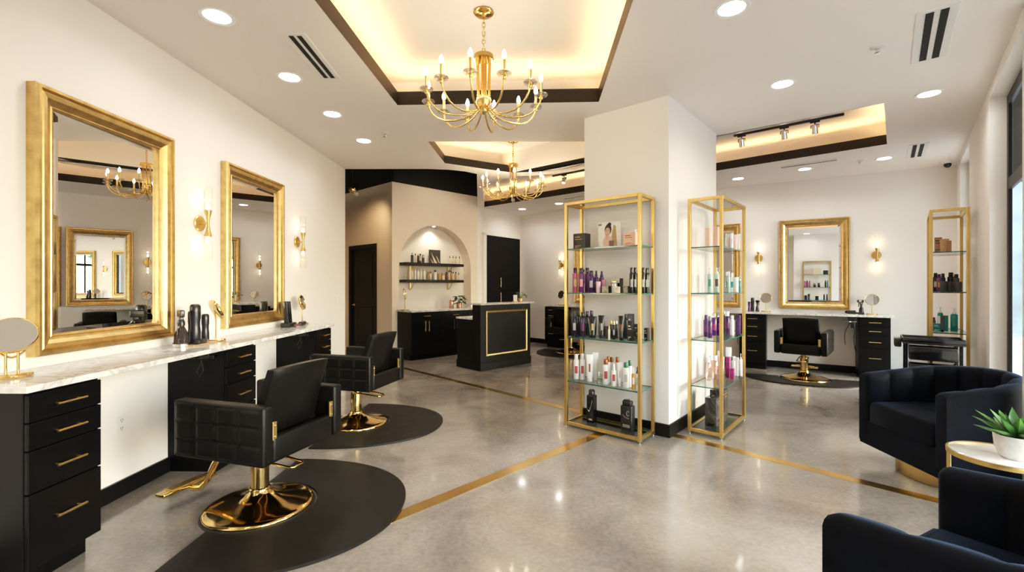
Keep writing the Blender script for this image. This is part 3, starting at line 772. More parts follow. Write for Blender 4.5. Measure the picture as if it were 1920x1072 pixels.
# ---- wall sconces
RIB = thin_glass('ribbed_glass', (0.99,0.98,0.95), 0.05, 0.06, 0.35)
def sconce_proto():
    t = thing('wall_sconce', '', 'wall lamp', (0,0,0), 0, 'brass wall sconces')
    mb = MB(); mb.lathe([(0,0),(0.060,0),(0.062,0.010),(0.056,0.016),(0,0.018)], (0,0,0), 28, Matrix.Rotation(PI/2,3,'X')); mb.build('backplate', GOLD, t, 40)
    mb = MB(); mb.cyl((0,-0.015,0),(0,-0.075,0),0.009); mb.cyl((0,-0.075,-0.06),(0,-0.075,0.06),0.010)
    for s in (1,-1): mb.lathe([(0.009,0.02*s),(0.016,0.045*s),(0.014,0.052*s),(0.022,0.075*s),(0.026,0.105*s),(0.022,0.105*s)], (0,-0.075,0), 16)
    mb.build('stem', GOLD, t, 40)
    for s in (1,-1):
        n = 24; mb = MB(); ring = []
        for z in (0.085, 0.30):
            ring.append([mb.bm.verts.new(((0.030+0.0018*(k%2))*math.cos(2*PI*k/n), -0.075+(0.030+0.0018*(k%2))*math.sin(2*PI*k/n), s*z)) for k in range(n)])
        for k in range(n): mb.bm.faces.new([ring[0][k], ring[0][(k+1)%n], ring[1][(k+1)%n], ring[1][k]])
        sh = mb.build('glass_tube', RIB, t)
        mb = MB(); mb.lathe([(0,0.105*s),(0.009,0.108*s),(0.012,0.125*s),(0.010,0.150*s),(0,0.162*s)], (0,-0.075,0), 12); mb.build('bulb', BULB2, sh, 60)
    return t
def sconce_lamps(c, n, z, k=1.0):
    for s in (1,-1):
        l = bpy.data.lights.new('sconce_lamp', 'POINT'); l.energy = 0.55*k; l.color = (1.0,0.74,0.44); l.shadow_soft_size = 0.012
        o = bpy.data.objects.new('sconce_lamp', l); COL.objects.link(o); q = c + n*0.078; o.location = (q.x, q.y, z+s*0.20)
SZ = 1.852
sc0 = on_line(373, LW0, LWD); sc1 = on_line(556, LW0, LWD)
sp = sconce_proto(); c = lw(sc0); sp.location = (c.x,c.y,SZ); sp.rotation_euler = (0,0,TH_L); sp['label'] = 'brass double tube wall sconce between the two left gold mirrors'
sconce_lamps(c, NL, SZ)
c = lw(sc1); dup(sp, (c.x,c.y,SZ), TH_L, 'brass double tube wall sconce right of the second left mirror'); sconce_lamps(c, NL, SZ)
c = lw(sc0-1.62); dup(sp, (c.x,c.y,SZ), TH_L, 'brass wall sconce before the first left mirror, outside the frame'); sconce_lamps(c, NL, SZ)
for (t_, lab) in ((0.895,'brass wall sconce right of the right wall mirror'), (2.455,'small brass wall sconce seen beside the right column rack')):
    c = r1(t_); dup(sp, (c.x,c.y,1.81), TH_R1, lab); sconce_lamps(c, NR1, 1.81)
for (t_, lab) in ((2.78,'brass wall sconce on far back wall, left of the left column rack'), (1.23,'brass wall sconce on back wall behind the column, seen only in mirrors')):
    c = r2(t_); dup(sp, (c.x,c.y,1.81), TH_R2, lab); sconce_lamps(c, NR2, 1.81)

# ---- right and back wall stations
CDR = 0.44
def wall_run(p0, d, n, th, t0, t1, cablist, label, group):
    c = p0 + d*((t0+t1)/2); L = t1-t0
    mb = MB(); mb.box(-L/2, L/2, -CDR-0.02, -0.001, HC-0.030, HC, 0.003)
    o = mb.build('worktop', MARBLE, None, loc=(c.x,c.y,0), rotz=th); tag(o, label, 'worktop')
    for (a, b, lab) in cablist:
        q = p0 + d*((a+b)/2)
        drawer_cabinet(lab, q, th, b-a, CDR-0.03, HC-0.031, group)
wall_run(WC, R1D, NR1, TH_R1, 0.755, 3.40, ((0.785,1.15,'black drawer cabinet at right end of right worktop, beside the velvet armchair'),(2.335,2.72,'black drawer cabinet left of the right styling chair, behind right column rack')), 'white marble worktop along the right wall behind the single styling chair', 'right wall drawer cabinets')
wall_run(BEND, R2D, NR2, TH_R2, 0.30, 2.94, ((2.53,2.92,'black drawer cabinet on far back wall between reception desk and left column rack'),(1.0,1.37,'black drawer cabinet on back wall hidden by column, seen in mirrors')), 'white marble worktop on the far back wall beyond the reception desk', 'back wall drawer cabinets')

# ---- styling chairs
def styling_chair_proto():
    t = thing('styling_chair', '', 'salon chair', (0,0,0), 0, 'black quilted styling chairs')
    # front is local -Y
    mb = MB(); mb.lathe([(0,0.012),(0.305,0.012),(0.312,0.006),(0.310,0.0),(0.29,0.0)], n=56)
    mb.build('rubber_ring', RUBBER, t, 40)
    mb = MB(); mb.lathe([(0.300,0.012),(0.302,0.020),(0.295,0.030),(0.270,0.038),(0.20,0.050),(0.13,0.068),(0.085,0.088),(0.062,0.110),(0.058,0.125)], n=56); mb.build('base', BRASS, t, 50)
    mb = MB(); mb.cyl((0,0,0.11),(0,0,0.305),0.050,n=32); mb.lathe([(0.056,0.105),(0.060,0.112),(0.060,0.125),(0.054,0.132)], n=32); mb.build('pump', BRASS, t, 50)
    mb = MB(); mb.cyl((0,0,0.30),(0,0,0.395),0.036,n=24); mb.build('piston', BRASS, t, 50)
    mb = MB(); z = 0.315                                  # foot pedal loop
    mb.tube([(-0.045,0.0,z+0.01),(-0.06,0.05,z),(-0.055,0.17,z-0.01),(-0.05,0.27,z-0.02),(-0.035,0.285,z-0.022),(0.035,0.285,z-0.022),(0.05,0.27,z-0.02),(0.055,0.17,z-0.01),(0.06,0.05,z),(0.045,0.0,z+0.01)], 0.008, 8)
    mb.build('pump_lever', BRASS, t, 60)
    mb = MB(); mb.box(-0.235,0.235,-0.27,0.30,0.385,0.455,0.022,3); mb.build('seat_frame', LEATHER, t, 40)
    mb = MB(); mb.box(-0.225,0.225,-0.30,0.24,0.455,0.545,0.035,4); mb.build('seat', LEATHER, t, 50)
    # rear cross panel below the back
    mb = MB(); mb.box(-0.238,0.238,0.280,0.342,0.395,0.535,0.018,3); mb.build('rear_panel', LEATHER, t, 40)
    for s in (-1,1):                                      # quilted arm boxes
        x0, x1 = (0.240,0.325)
        mb = MB(); y0, y1, z0, z1 = -0.29, 0.350, 0.395, 0.715
        # outer quilted face as a cushion grid
        ny, nz, sub = 4, 3, 12
        NY, NZ = ny*sub, nz*sub
        def bulge(u, v):
            a = min(1, abs(math.sin(PI*u*ny))*2.2); b = min(1, abs(math.sin(PI*v*nz))*2.2)
            return 0.0075*min(a, b)**0.7
        r_ = 0.018
        grid = []
        for j in range(NZ+1):
            row = []
            for i in range(NY+1):
                u, v = i/NY, j/NZ
                y = y0+r_ + (y1-y0-2*r_)*u; zq = z0+r_ + (z1-z0-2*r_)*v
                row.append(mb.bm.verts.new((s*(x1-0.008+bulge(u,v)), y, zq)))
            grid.append(row)
        for j in range(NZ):
            for i in range(NY): mb.bm.faces.new([grid[j][i], grid[j][i+1], grid[j+1][i+1], grid[j+1][i]])
        quil = mb
        body = MB(); xa, xb = sorted((s*x0, s*(x1-0.007))); body.box(xa, xb, y0, y1, z0, z1, 0.018, 3)
        body.merge(quil.bm)
        body.build('armrest', LEATHER, t, 35)
        mb = MB()                                          # hinge plate between arm and back
        mb.box(s*0.226-0.015, s*0.226+0.015, 0.325, 0.339, 0.520, 0.620, 0.003)
        pl = mb.build('hinge_plate', GOLD, t)
        for (yy, zz_) in ((0.340,0.54),(0.340,0.60)):
            mb = MB(); mb.sphere((s*0.226,yy,zz_),0.005,8); mb.build('screw', CHROME, pl, 60)
    # backrest: slightly curved slab, raked
    mb = MB(); nx, nz = 12, 8; W = 0.226; zb, zt = 0.50, 0.905
    def bp3(u, v, side):
        x = W*u*(1-0.04*v); zz_ = zb+(zt-zb)*v - 0.012*(u*u)*(v>0.5)
        yb = 0.205 + 0.095*v - 0.030*u*u + 0.03*v*v
        th = 0.085*(1-0.12*v)
        e = max(abs(u)**12, abs(2*v-1)**14)
        return (x, yb + (th*0.5*side)*(1-0.42*e), zz_)
    G = {}
    for side in (-1,1):
        for i in range(nx+1):
            for j in range(nz+1):
                u = math.sin((2*i/nx-1)*PI/2); v = 0.5-0.5*math.cos(PI*j/nz)
                G[side,i,j] = mb.bm.verts.new(bp3(u, v, side))
    for side in (-1,1):
        for i in range(nx):
            for j in range(nz): mb.bm.faces.new([G[side,i,j],G[side,i+1,j],G[side,i+1,j+1],G[side,i,j+1]])
    for i in range(nx):
        for j in (0,nz): mb.bm.faces.new([G[-1,i,j],G[-1,i+1,j],G[1,i+1,j],G[1,i,j]])
    for j in range(nz):
        for i in (0,nx): mb.bm.faces.new([G[-1,i,j],G[-1,i,j+1],G[1,i,j+1],G[1,i,j]])
    mb.build('backrest', LEATHER, t, 60)
    mb = MB()                                              # footrest
    fx = 0.07
    mb.tube([(fx,-0.10,0.39),(fx,-0.20,0.37),(fx,-0.28,0.26),(fx,-0.34,0.15),(fx,-0.385,0.105),(fx,-0.44,0.092),(fx,-0.49,0.096)], 0.019, 12)
    ft = mb.build('footrest', BRASS, t, 60)
    mb = MB(); mb.box(fx-0.175,fx+0.175,-0.535,-0.462,0.096,0.118,0.006); mb.build('foot_plate', BRASS, ft, 40)
    mb = MB(); mb.box(fx-0.12,fx+0.12,-0.53,-0.468,0.118,0.125,0.002); mb.build('tread_pad', GOLD, ft)
    return t
def face(fx, fy): return math.atan2(fx, -fy)
chP = Vector((-1.54, 2.78)); 
ch = styling_chair_proto(); ch.location = (chP.x, chP.y, 0.022*0); ch.rotation_euler = (0,0,face(-0.955,0.296)); ch['label'] = 'nearest black quilted styling chair on round brass base, facing the wide left mirror'
cq = Vector((-1.527, 4.46))
dup(ch, (cq.x,cq.y,0), face(-0.965,0.26), 'second black quilted styling chair along left wall, behind the nearest one')
c3 = floor_pt(1508, 711); 
dup(ch, (c3.x, c3.y, 0), face(0.66,0.75), 'black styling chair with its back turned, facing the right wall mirror')
c4 = r2(1.95, 0.80); dup(ch, (c4.x, c4.y, 0), face(0.75,0.66), 'black styling chair at far back wall, glimpsed through left column rack')
c5 = r2(0.52, 0.86); dup(ch, (c5.x, c5.y, 0), face(0.60,0.80), 'black styling chair behind the column, visible only in the left mirror')

# ---- anti fatigue mats (half rounds with a cut-out for the chair base)
def salon_mat(label, c, rz, L=1.44, D=0.97, cut=Vector((0.11,0.0)), rc=0.325):
    """flat edge along local Y at x=0, bulging to +X"""
    t = thing('floor_mat', label, 'mat', (c.x, c.y, 0), rz, 'black half round floor mats')
    out = []
    # outer boundary, rounded D
    n = 60
    for k in range(n+1):
        a = -PI/2 + PI*k/n
        x = D*abs(math.cos(a))**0.9; y = L/2*math.copysign(abs(math.sin(a))**0.92, math.sin(a))
        out.append(Vector((max(x,0.0), y)))
    # notch: along the flat edge from +Y to -Y
    y_n = math.sqrt(max(0, rc*rc - cut.x*cut.x))
    notch = []
    a0 = math.atan2(y_n, -cut.x); m = 28
    for k in range(m+1):
        a = a0 - (2*a0)*k/m
        notch.append(Vector((cut.x + rc*math.cos(a), cut.y + rc*math.sin(a))))
    poly = out + notch
    mb = MB(); mb.prism(poly, 0.0005, 0.016, bevel=0.008); mb.build('mat_body', MAT_RUBBER, t, 30)
    return t
def mat_at(chair, fx, fy, label, gap=0.12, L=1.44, D=0.97):
    f = Vector((fx, fy)).normalized(); c = chair + f*gap
    salon_mat(label, c, ang(-f), L, D, Vector((gap, 0)))
mat_at(chP, -1, 0.02, 'black half round mat under the nearest styling chair, cropped by picture bottom', 0.13, 1.48, 1.0)
mat_at(cq, -1, 0.04, 'black half round mat under the second left styling chair', 0.13, 1.40, 0.97)
mat_at(c3.xy, 0.40, 0.92, 'black half round mat under the right styling chair', 0.10, 1.55, 0.62)
mat_at(c4, 0.66, 0.75, 'black half round mat at far back wall, right of reception desk', 0.12, 1.44, 0.75)
mat_at(c5, 0.66, 0.75, 'black half round mat behind the column, hidden except in mirrors', 0.12, 1.3, 0.75)

# ---- barrel armchairs
def armchair(label, c, rz, R=0.40, yf=-0.36, ztop=0.672, zback=0.762):
    t = thing('barrel_armchair', label, 'armchair', (c.x, c.y, 0), rz, 'navy velvet barrel armchairs')
    T = 0.085
    st = []; per = 84
    straight = -yf; tot = 2*straight + PI*R
    for k in range(per*2+1):
        s = tot*k/(per*2)
        if s < straight: p = Vector((R, yf+s)); nr = Vector((1,0))
        elif s < straight+PI*R:
            a = (s-straight)/R; p = Vector((R*math.cos(a), R*math.sin(a))); nr = Vector((math.cos(a), math.sin(a)))
        else: p = Vector((-R, -(s-straight-PI*R))); nr = Vector((-1,0))
        st.append((p, nr, s))
    mb = MB(); rings = []
    nch = 11; cw = tot/nch
    for p, nr, s in st:
        h = ztop + (zback-ztop)*math.sin(PI*s/tot)**1.3
        gr = abs(math.sin(PI*s/cw))**0.40
        bl = 0.034*gr - 0.010
        def q(off, z): w = p - nr*off; return (w.x, w.y, z)
        edge = min(s, tot-s)
        rd = 0.02*max(0, 1-edge/0.025)
        ring = [q(0.015,0.125), q(0.0,0.15), q(0.0,0.40), q(0.0,h-0.035), q(0.010,h-0.012-rd*0.4), q(0.030,h-rd*0.6), q(T*0.55,h+0.002-0.004*(1-gr)-rd*0.6), q(T-0.012+bl*0.5,h-0.006-0.006*(1-gr)-rd*0.5), q(T+bl*0.8,h-0.028), q(T+bl,h-0.07), q(T+bl,0.42), q(T+bl*0.5,0.20)]
        rings.append([mb.bm.verts.new(v) for v in ring])
    for a, b in zip(rings, rings[1:]):
        for k in range(len(a)-1): mb.bm.faces.new([a[k], a[k+1], b[k+1], b[k]])
    mb.bm.faces.new(rings[0]); mb.bm.faces.new(rings[-1])
    mb.build('backrest', VELVET, t, 50)
    mb = MB()                                              # upholstered body under the seat
    poly = [Vector((R-0.005, yf+0.003))] + [Vector(((R-0.012)*math.cos(PI*k/32), (R-0.012)*math.sin(PI*k/32))) for k in range(33)] + [Vector((-R+0.005, yf+0.003))]
    mb.prism(poly, 0.122, 0.31, bevel=0.012); mb.build('seat_base', VELVET, t, 40)
    mb = MB(); ri = R-T-0.008
    poly = [Vector((ri-0.03, yf-0.005)), Vector((ri-0.004, yf+0.02))] + [Vector((ri*math.cos(PI*k/24), ri*math.sin(PI*k/24))) for k in range(25)] + [Vector((-ri+0.004, yf+0.02)), Vector((-ri+0.03, yf-0.005))]
    mb.prism(poly, 0.31, 0.462, bevel=0.03); mb.build('seat_cushion', VELVET, t, 50)
    mb = MB(); mb.lathe([(0,0.002),(0.285,0.002),(0.287,0.006),(0.287,0.118),(0.28,0.122),(0,0.122)], n=64); mb.build('swivel_base', INLAY if False else GOLD, t, 40)
    return t
armchair('navy velvet channel tufted armchair on gold base by the window, seen from its side', Vector((3.085, 3.215)), face(-0.985, 0.05), R=0.385, yf=-0.345)
f2 = Vector((-0.46, 0.89)).normalized()
armchair('dark velvet armchair in bottom right corner, cropped by the picture edge', Vector((1.474, 1.245)), face(f2.x, f2.y), R=0.42, yf=-0.36)

# ---- round side table with plant
tc_ = Vector((2.475, 2.30)); TZ = 0.50; TR = 0.205
t = thing('side_table', 'round side table with white marble top and gold legs between the armchairs', 'side table', (tc_.x, tc_.y, 0), 0)
mb = MB(); mb.lathe([(0,TZ-0.016),(TR-0.012,TZ-0.016),(TR-0.012,TZ-0.001),(TR-0.014,TZ),(0,TZ)], n=64); mb.build('table_top', MARBLE2, t, 40)
mb = MB(); mb.lathe([(TR-0.012,TZ-0.020),(TR,TZ-0.020),(TR+0.001,TZ-0.018),(TR+0.001,TZ+0.003),(TR-0.006,TZ+0.004),(TR-0.012,TZ+0.001)], n=64, close=True); mb.build('rim', GOLD, t, 40)
a0 = math.radians(131)
for k in range(3):
    a = a0 + 2*PI*k/3; x, y = (TR-0.012)*math.cos(a), (TR-0.012)*math.sin(a)
    mb = MB(); mb.box(-0.009,0.009,-0.009,0.009,0.018,TZ-0.020,0.002, M=Matrix.Translation((x,y,0)) @ Matrix.Rotation(a,4,'Z')); mb.build('leg', GOLD, t)
mb = MB(); mb.lathe([(TR-0.022,0.0),(TR-0.004,0.0),(TR-0.004,0.018),(TR-0.022,0.018)], n=64, close=True); mb.build('base_ring', GOLD, t, 40)
# potted succulent
pp = Vector((2.50, 2.255)); zt = TZ + 0.001
t = thing('potted_succulent', 'green spiky succulent in white stone pot on the round side table', 'potted plant', (pp.x, pp.y, zt), 0)
mb = MB(); mb.lathe([(0,0),(0.050,0.0),(0.062,0.012),(0.078,0.055),(0.083,0.112),(0.080,0.116),(0.075,0.112),(0.070,0.095),(0,0.095)], n=36); mb.build('pot', TERRA, t, 40)
mb = MB(); mb.lathe([(0,0.101),(0.03,0.105),(0.071,0.097)], n=24); mb.build('soil', SOIL, t)
rnd = random.Random(3)
def blade(a, el, L, w, c0):
    mb = MB(); m = 9; d = Vector((math.cos(a)*math.cos(el), math.sin(a)*math.cos(el), math.sin(el))); side = Vector((-math.sin(a), math.cos(a), 0)); up = side.cross(d)*-1
    rows = []
    for k in range(m+1):
        f = k/m; wd = w*(0.55+1.7*f-2.25*f*f) if f < 0.5 else w*(1.0 - ((f-0.45)/0.55)**1.6)
        wd = max(wd, 0.0006); p = Vector(c0) + d*L*f + Vector((0,0,1))*(-0.035*f*f*math.cos(el)*0.6 + 0.02*f*f)
        rows.append([mb.bm.verts.new(p - side*wd + up*wd*0.35), mb.bm.verts.new(p - up*wd*0.35), mb.bm.verts.new(p + side*wd + up*wd*0.35), mb.bm.verts.new(p+up*wd*0.05)])
    for r0, r1_ in zip(rows, rows[1:]):
        for k in range(4): mb.bm.faces.new([r0[k], r0[(k+1)%4], r1_[(k+1)%4], r1_[k]])
    return mb
for ring_, (cnt, el, L, w) in enumerate(((9,0.30,0.165,0.020),(8,0.62,0.155,0.022),(6,0.95,0.13,0.022),(4,1.25,0.10,0.018))):
    for k in range(cnt):
        a = 2*PI*k/cnt + ring_*0.4 + rnd.uniform(-0.12,0.12)
        blade(a, el+rnd.uniform(-0.1,0.1), L*rnd.uniform(0.9,1.1), w, (0.012*math.cos(a),0.012*math.sin(a),0.105)).build('leaf', LEAF, t, 60)

# ---- gold glass racks
LEV = (0.443, 0.863, 1.287, 1.707)
RACK_H, RACK_W, RACK_D = 2.15, 0.78, 0.305
def rack(label, c, rz):
    t = thing('display_rack', label, 'display shelf', (c.x, c.y, 0), rz, 'gold framed glass display racks')
    w, d, h, s = RACK_W/2, RACK_D/2, RACK_H, 0.028
    for sx in (-1,1):
        for sy in (-1,1):
            mb = MB(); x = sx*(w-s/2); y = sy*(d-s/2); mb.box(x-s/2,x+s/2,y-s/2,y+s/2,0.012,h,0.002); p = mb.build('post', GOLD, t)
            mb = MB(); mb.cyl((x,y,0.0),(x,y,0.013),0.009,n=12); mb.build('foot', CHROME, p, 40)
    for z in (0.022, h-s):
        for sy in (-1,1):
            y = sy*(d-s/2); mb = MB(); mb.box(-w+s+0.0005, w-s-0.0005, y-s/2, y+s/2, z, z+s, 0.002); mb.build('rail', GOLD, t)
        for sx in (-1,1):
            x = sx*(w-s/2); mb = MB(); mb.box(x-s/2, x+s/2, -d+s+0.0005, d-s-0.0005, z, z+s, 0.002); mb.build('rail', GOLD, t)
    for z in (0.052,) + LEV:
        a, b = w-(0.031 if z < 0.1 else 0.012), d-(0.031 if z < 0.1 else 0.012)
        if z < 0.1: a, b = w-s-0.002, d-s-0.002
        mb = MB(); mb.quad((-a,-b,z-0.001),(a,-b,z-0.001),(a,b,z-0.001),(-a,b,z-0.001)); mb.quad((-a,-b,z-0.011),(a,-b,z-0.011),(a,b,z-0.011),(-a,b,z-0.011))
        pane = mb.build('glass_shelf', GLASS, t)
        mb = MB()
        for (p0_, p1_) in (((-a,-b),(a,-b)),((a,-b),(a,b)),((a,b),(-a,b)),((-a,b),(-a,-b))): mb.quad((*p0_,z-0.011),(*p1_,z-0.011),(*p1_,z-0.001),(*p0_,z-0.001))
        mb.build('glass_edge', GEDGE, pane)
    mb = MB(); mb.quad((-w+s,-d+s,h-0.012),(w-s,-d+s,h-0.012),(w-s,d-s,h-0.012),(-w+s,d-s,h-0.012)); mb.build('glass_top', GLASS, t)
    return t
TR1 = TC; RC1 = Vector((0.900, 4.252))
rack('gold framed glass display rack against left face of the white column', RC1, TR1)
TR2 = TC + PI/2; RC2 = Vector((1.985, 4.385))
rack('gold framed glass display rack against right face of the white column', RC2, TR2)
TR3 = ang(-E1); RC3 = Vector((4.765, 4.985))
rack('gold framed glass display rack by the window wall behind the black trolley', RC3, TR3)
TR4 = TH_R1 + PI; RC4 = PIER - Vector((math.sin(TH_R1+PI), -math.cos(TH_R1+PI)))*-0.165
rack('gold framed glass display rack seen only as reflection in right wall mirror', RC4, TR4)

# ================================================================== PRODUCTS
PM = {}
def pm(name, col, rough=0.3, metal=0.0, **k):
    if name not in PM: PM[name] = mat('pack_'+name, col, rough, metal, var=k.pop('var', 0.10), scale=30, **k)
    return PM[name]
pm('black', (0.008,0.008,0.009), 0.25); pm('matteblack', (0.014,0.014,0.015), 0.5); pm('charcoal', (0.035,0.036,0.038), 0.4)
pm('white', (0.80,0.79,0.77), 0.3, var=0.02); pm('cream', (0.74,0.64,0.50), 0.35, var=0.05); pm('peach', (0.78,0.50,0.38), 0.4, var=0.04)
pm('pink', (0.42,0.09,0.17), 0.3, var=0.15); pm('palepink', (0.78,0.55,0.55), 0.35); pm('rose', (0.62,0.24,0.30), 0.3)
pm('magenta', (0.26,0.01,0.12), 0.3, var=0.5); pm('purple', (0.055,0.014,0.10), 0.2, var=0.25); pm('deeppurple', (0.022,0.010,0.034), 0.25)
pm('plum', (0.13,0.03,0.13), 0.25); pm('teal', (0.0,0.24,0.22), 0.3); pm('greenteal', (0.06,0.22,0.19), 0.25); pm('seafoam', (0.36,0.52,0.46), 0.25)
pm('copper', (0.28,0.10,0.045), 0.35, 0.5); pm('green', (0.02,0.12,0.08), 0.3); pm('gold', (0.70,0.48,0.20), 0.3, 0.9)
pm('kraft', (0.32,0.17,0.08), 0.6); pm('tan', (0.50,0.32,0.17), 0.6); pm('brown', (0.10,0.035,0.018), 0.4); pm('amber', (0.52,0.26,0.05), 0.3)
pm('navy', (0.010,0.012,0.028), 0.3); pm('silver', (0.55,0.54,0.52), 0.25, 0.9); pm('grey', (0.20,0.20,0.20), 0.4); pm('blush', (0.72,0.38,0.33), 0.3)
pm('goldline', (0.45,0.33,0.16), 0.45); pm('greyline', (0.45,0.44,0.43), 0.5); pm('redline', (0.35,0.06,0.05), 0.5)
CLEARP = thin_glass('clear_bottle', (0.88,0.94,0.92), 0.35, 0.05)
CLEARPK = thin_glass('clear_pink_bottle', (0.98,0.84,0.80), 0.30, 0.05)
PM['clear'] = CLEARP; PM['clearpink'] = CLEARPK
KINDCAT = {'bottle':'bottle','spray':'bottle','pump':'bottle','box':'box','tube':'tube','jar':'jar'}
KNAME = {'bottle':'bottle','spray':'spray_bottle','pump':'pump_bottle','box':'product_box','tube':'cream_tube','jar':'cosmetic_jar'}

def product(kind, w, h, body, cap, line=None, depth=None):
    """a product standing on z=0 at the origin: its body is the top-level mesh, the cap and print are its parts"""
    r = w/2; mb = MB(); parts = []
    if kind in ('bottle','spray','pump'):
        neck = {'bottle':0.80,'spray':0.72,'pump':0.76}[kind]
        hb = h*neck
        mb.lathe([(0,0),(r*0.88,0),(r,h*0.02),(r,hb*0.93),(r*0.86,hb*0.975),(r*0.5,hb),(0,hb)], n=18)
        c = MB()
        if kind == 'bottle': c.lathe([(r*0.66,hb-0.001),(r*0.68,hb+0.001),(r*0.66,h*0.985),(r*0.58,h),(0,h)], n=16)
        elif kind == 'spray': c.lathe([(r*0.62,hb-0.001),(r*0.62,hb+h*0.08),(r*0.42,hb+h*0.12),(r*0.38,h*0.98),(r*0.30,h),(0,h)], n=16)
        else:
            c.lathe([(r*0.5,hb-0.001),(r*0.5,hb+h*0.07),(r*0.2,hb+h*0.08),(r*0.2,h*0.94),(0,h*0.94)], n=12)
            c.box(-r*0.32,r*0.32,-r*1.05,r*0.35,h*0.94,h,0.002)
        parts.append(('cap', c, PM[cap], 40))
        if line:
            l = MB(); n = 18; rr = r*1.004
            for (za, zb_) in ((0.24,0.54),):
                a_ = 0.55
                ring = [[l.bm.verts.new((rr*math.sin(t_), -rr*math.cos(t_), z*h)) for t_ in [a_*(k/8-0.5)*2 for k in range(9)]] for z in (za, zb_)]
                for k in range(8): l.bm.faces.new([ring[0][k],ring[0][k+1],ring[1][k+1],ring[1][k]])
            parts.append(('label_print', l, PM[line], None))
    elif kind == 'box':
        d = depth or w*0.8
        mb.box(-r, r, -d/2, d/2, 0, h, min(0.002, w*0.05), 1)
        if line:
            l = MB(); y = -d/2-0.0006
            for (x0, x1, za, zb_) in ((-0.7,0.2,0.74,0.80),(-0.7,0.5,0.60,0.64),(-0.7,0.35,0.18,0.22),(-0.7,-0.2,0.10,0.13)):
                l.quad((x0*r,y,za*h),(x1*r,y,za*h),(x1*r,y,zb_*h),(x0*r,y,zb_*h))
            parts.append(('label_print', l, PM[line], None))
    elif kind == 'tube':
        hc = h*0.16; n = 18; rows = []
        for k in range(9):
            f = k/8; z = hc*0.9 + (h-hc*0.9)*f
            a, b = r*(0.86+0.14*f), r*0.72*(1-f)**0.8 + 0.0015
            rows.append([mb.bm.verts.new((a*math.cos(2*PI*i/n), b*math.sin(2*PI*i/n), z)) for i in range(n)])
        for x, y in zip(rows, rows[1:]):
            for i in range(n): mb.bm.faces.new([x[i], x[(i+1)%n], y[(i+1)%n], y[i]])
        mb.bm.faces.new(rows[0]); mb.bm.faces.new(rows[-1])
        c = MB(); c.lathe([(0,0),(r*0.70,0),(r*0.72,0.001),(r*0.74,hc),(0,hc)], n=18); parts.append(('cap', c, PM[cap], 40))
        if line:
            l = MB()
            for (za, zb_, ww) in ((0.36,0.66,0.42),):
                f0 = (za*h-hc*0.9)/(h-hc*0.9); f1 = (zb_*h-hc*0.9)/(h-hc*0.9)
                y0_ = -(r*0.72*(1-f0)**0.8+0.0022); y1_ = -(r*0.72*(1-f1)**0.8+0.0022)
                l.quad((-ww*r*0.6,y0_,za*h),(ww*r*0.6,y0_,za*h),(ww*r*0.6,y1_,zb_*h),(-ww*r*0.6,y1_,zb_*h))
            parts.append(('label_print', l, PM[line], None))
    elif kind == 'jar':
        mb.lathe([(0,0),(r*0.94,0),(r,h*0.05),(r,h*0.64),(0,h*0.64)], n=20)
        c = MB(); c.lathe([(r*1.01,h*0.645),(r*1.02,h*0.67),(r*1.02,h*0.97),(r*0.96,h),(0,h)], n=20); parts.append(('lid', c, PM[cap], 40))
    o = mb.build(KNAME[kind], PM[body], None, smooth=None if kind == 'box' else 40)
    for (nm, m_, mt, sm) in parts: m_.build(nm, mt, o, sm)
    return o
ORD = ['first','second','third','fourth','fifth','sixth','seventh','eighth','ninth','tenth','eleventh','twelfth','thirteenth','fourteenth','fifteenth','sixteenth','seventeenth','eighteenth','nineteenth','twentieth']
LVN = {3:'top',2:'second',1:'third',0:'fourth',-1:'lowest'}
def stock(c, th, lv, items, where, plane='x', v0=0.0):
    """items: (px, wpx, hpx, v, kind, body, cap, line, look). px/wpx/hpx are measured in the photograph; v is the depth on the shelf"""
    R = Matrix.Rotation(th, 2); z = (LEV[lv] if lv >= 0 else 0.052)
    items = sorted(items, key=lambda q: q[0])
    for k, (px, wpx, hpx, v, kind, body, cap, line, look) in enumerate(items):
        d = R @ Vector((1, 0)); lim = RACK_W/2 - 0.015 - 0.5*wpx*4.3/F
        for dv in sorted([k_*0.005 for k_ in range(-48, 49)], key=abs):
            if abs(v+dv) > 0.118: continue
            p0 = c + R @ Vector((0, v+dv)); t = on_line(px, p0, d)
            if abs(t) <= lim: break
        else: p0 = c + R @ Vector((0, v)); t = on_line(px, p0, d)
        t = max(-lim, min(lim, t)); q = p0 + d*t
        dist = q.y; sc = dist/F
        o = product(kind, wpx*sc*(0.95 if kind != 'box' else 0.90), hpx*sc, body, cap, line, None)
        o.location = (q.x, q.y, z); o.rotation_euler = (0,0, th if kind == 'box' else math.atan2(-q.x, q.y))
        tag(o, '%s, %s item from left on %s shelf, %s' % (look, ORD[k], LVN[lv], where), KINDCAT[kind], 'products on %s shelf of %s' % (LVN[lv], where))
LR, RR, WR = 'left column rack', 'right column rack', 'rack by window'
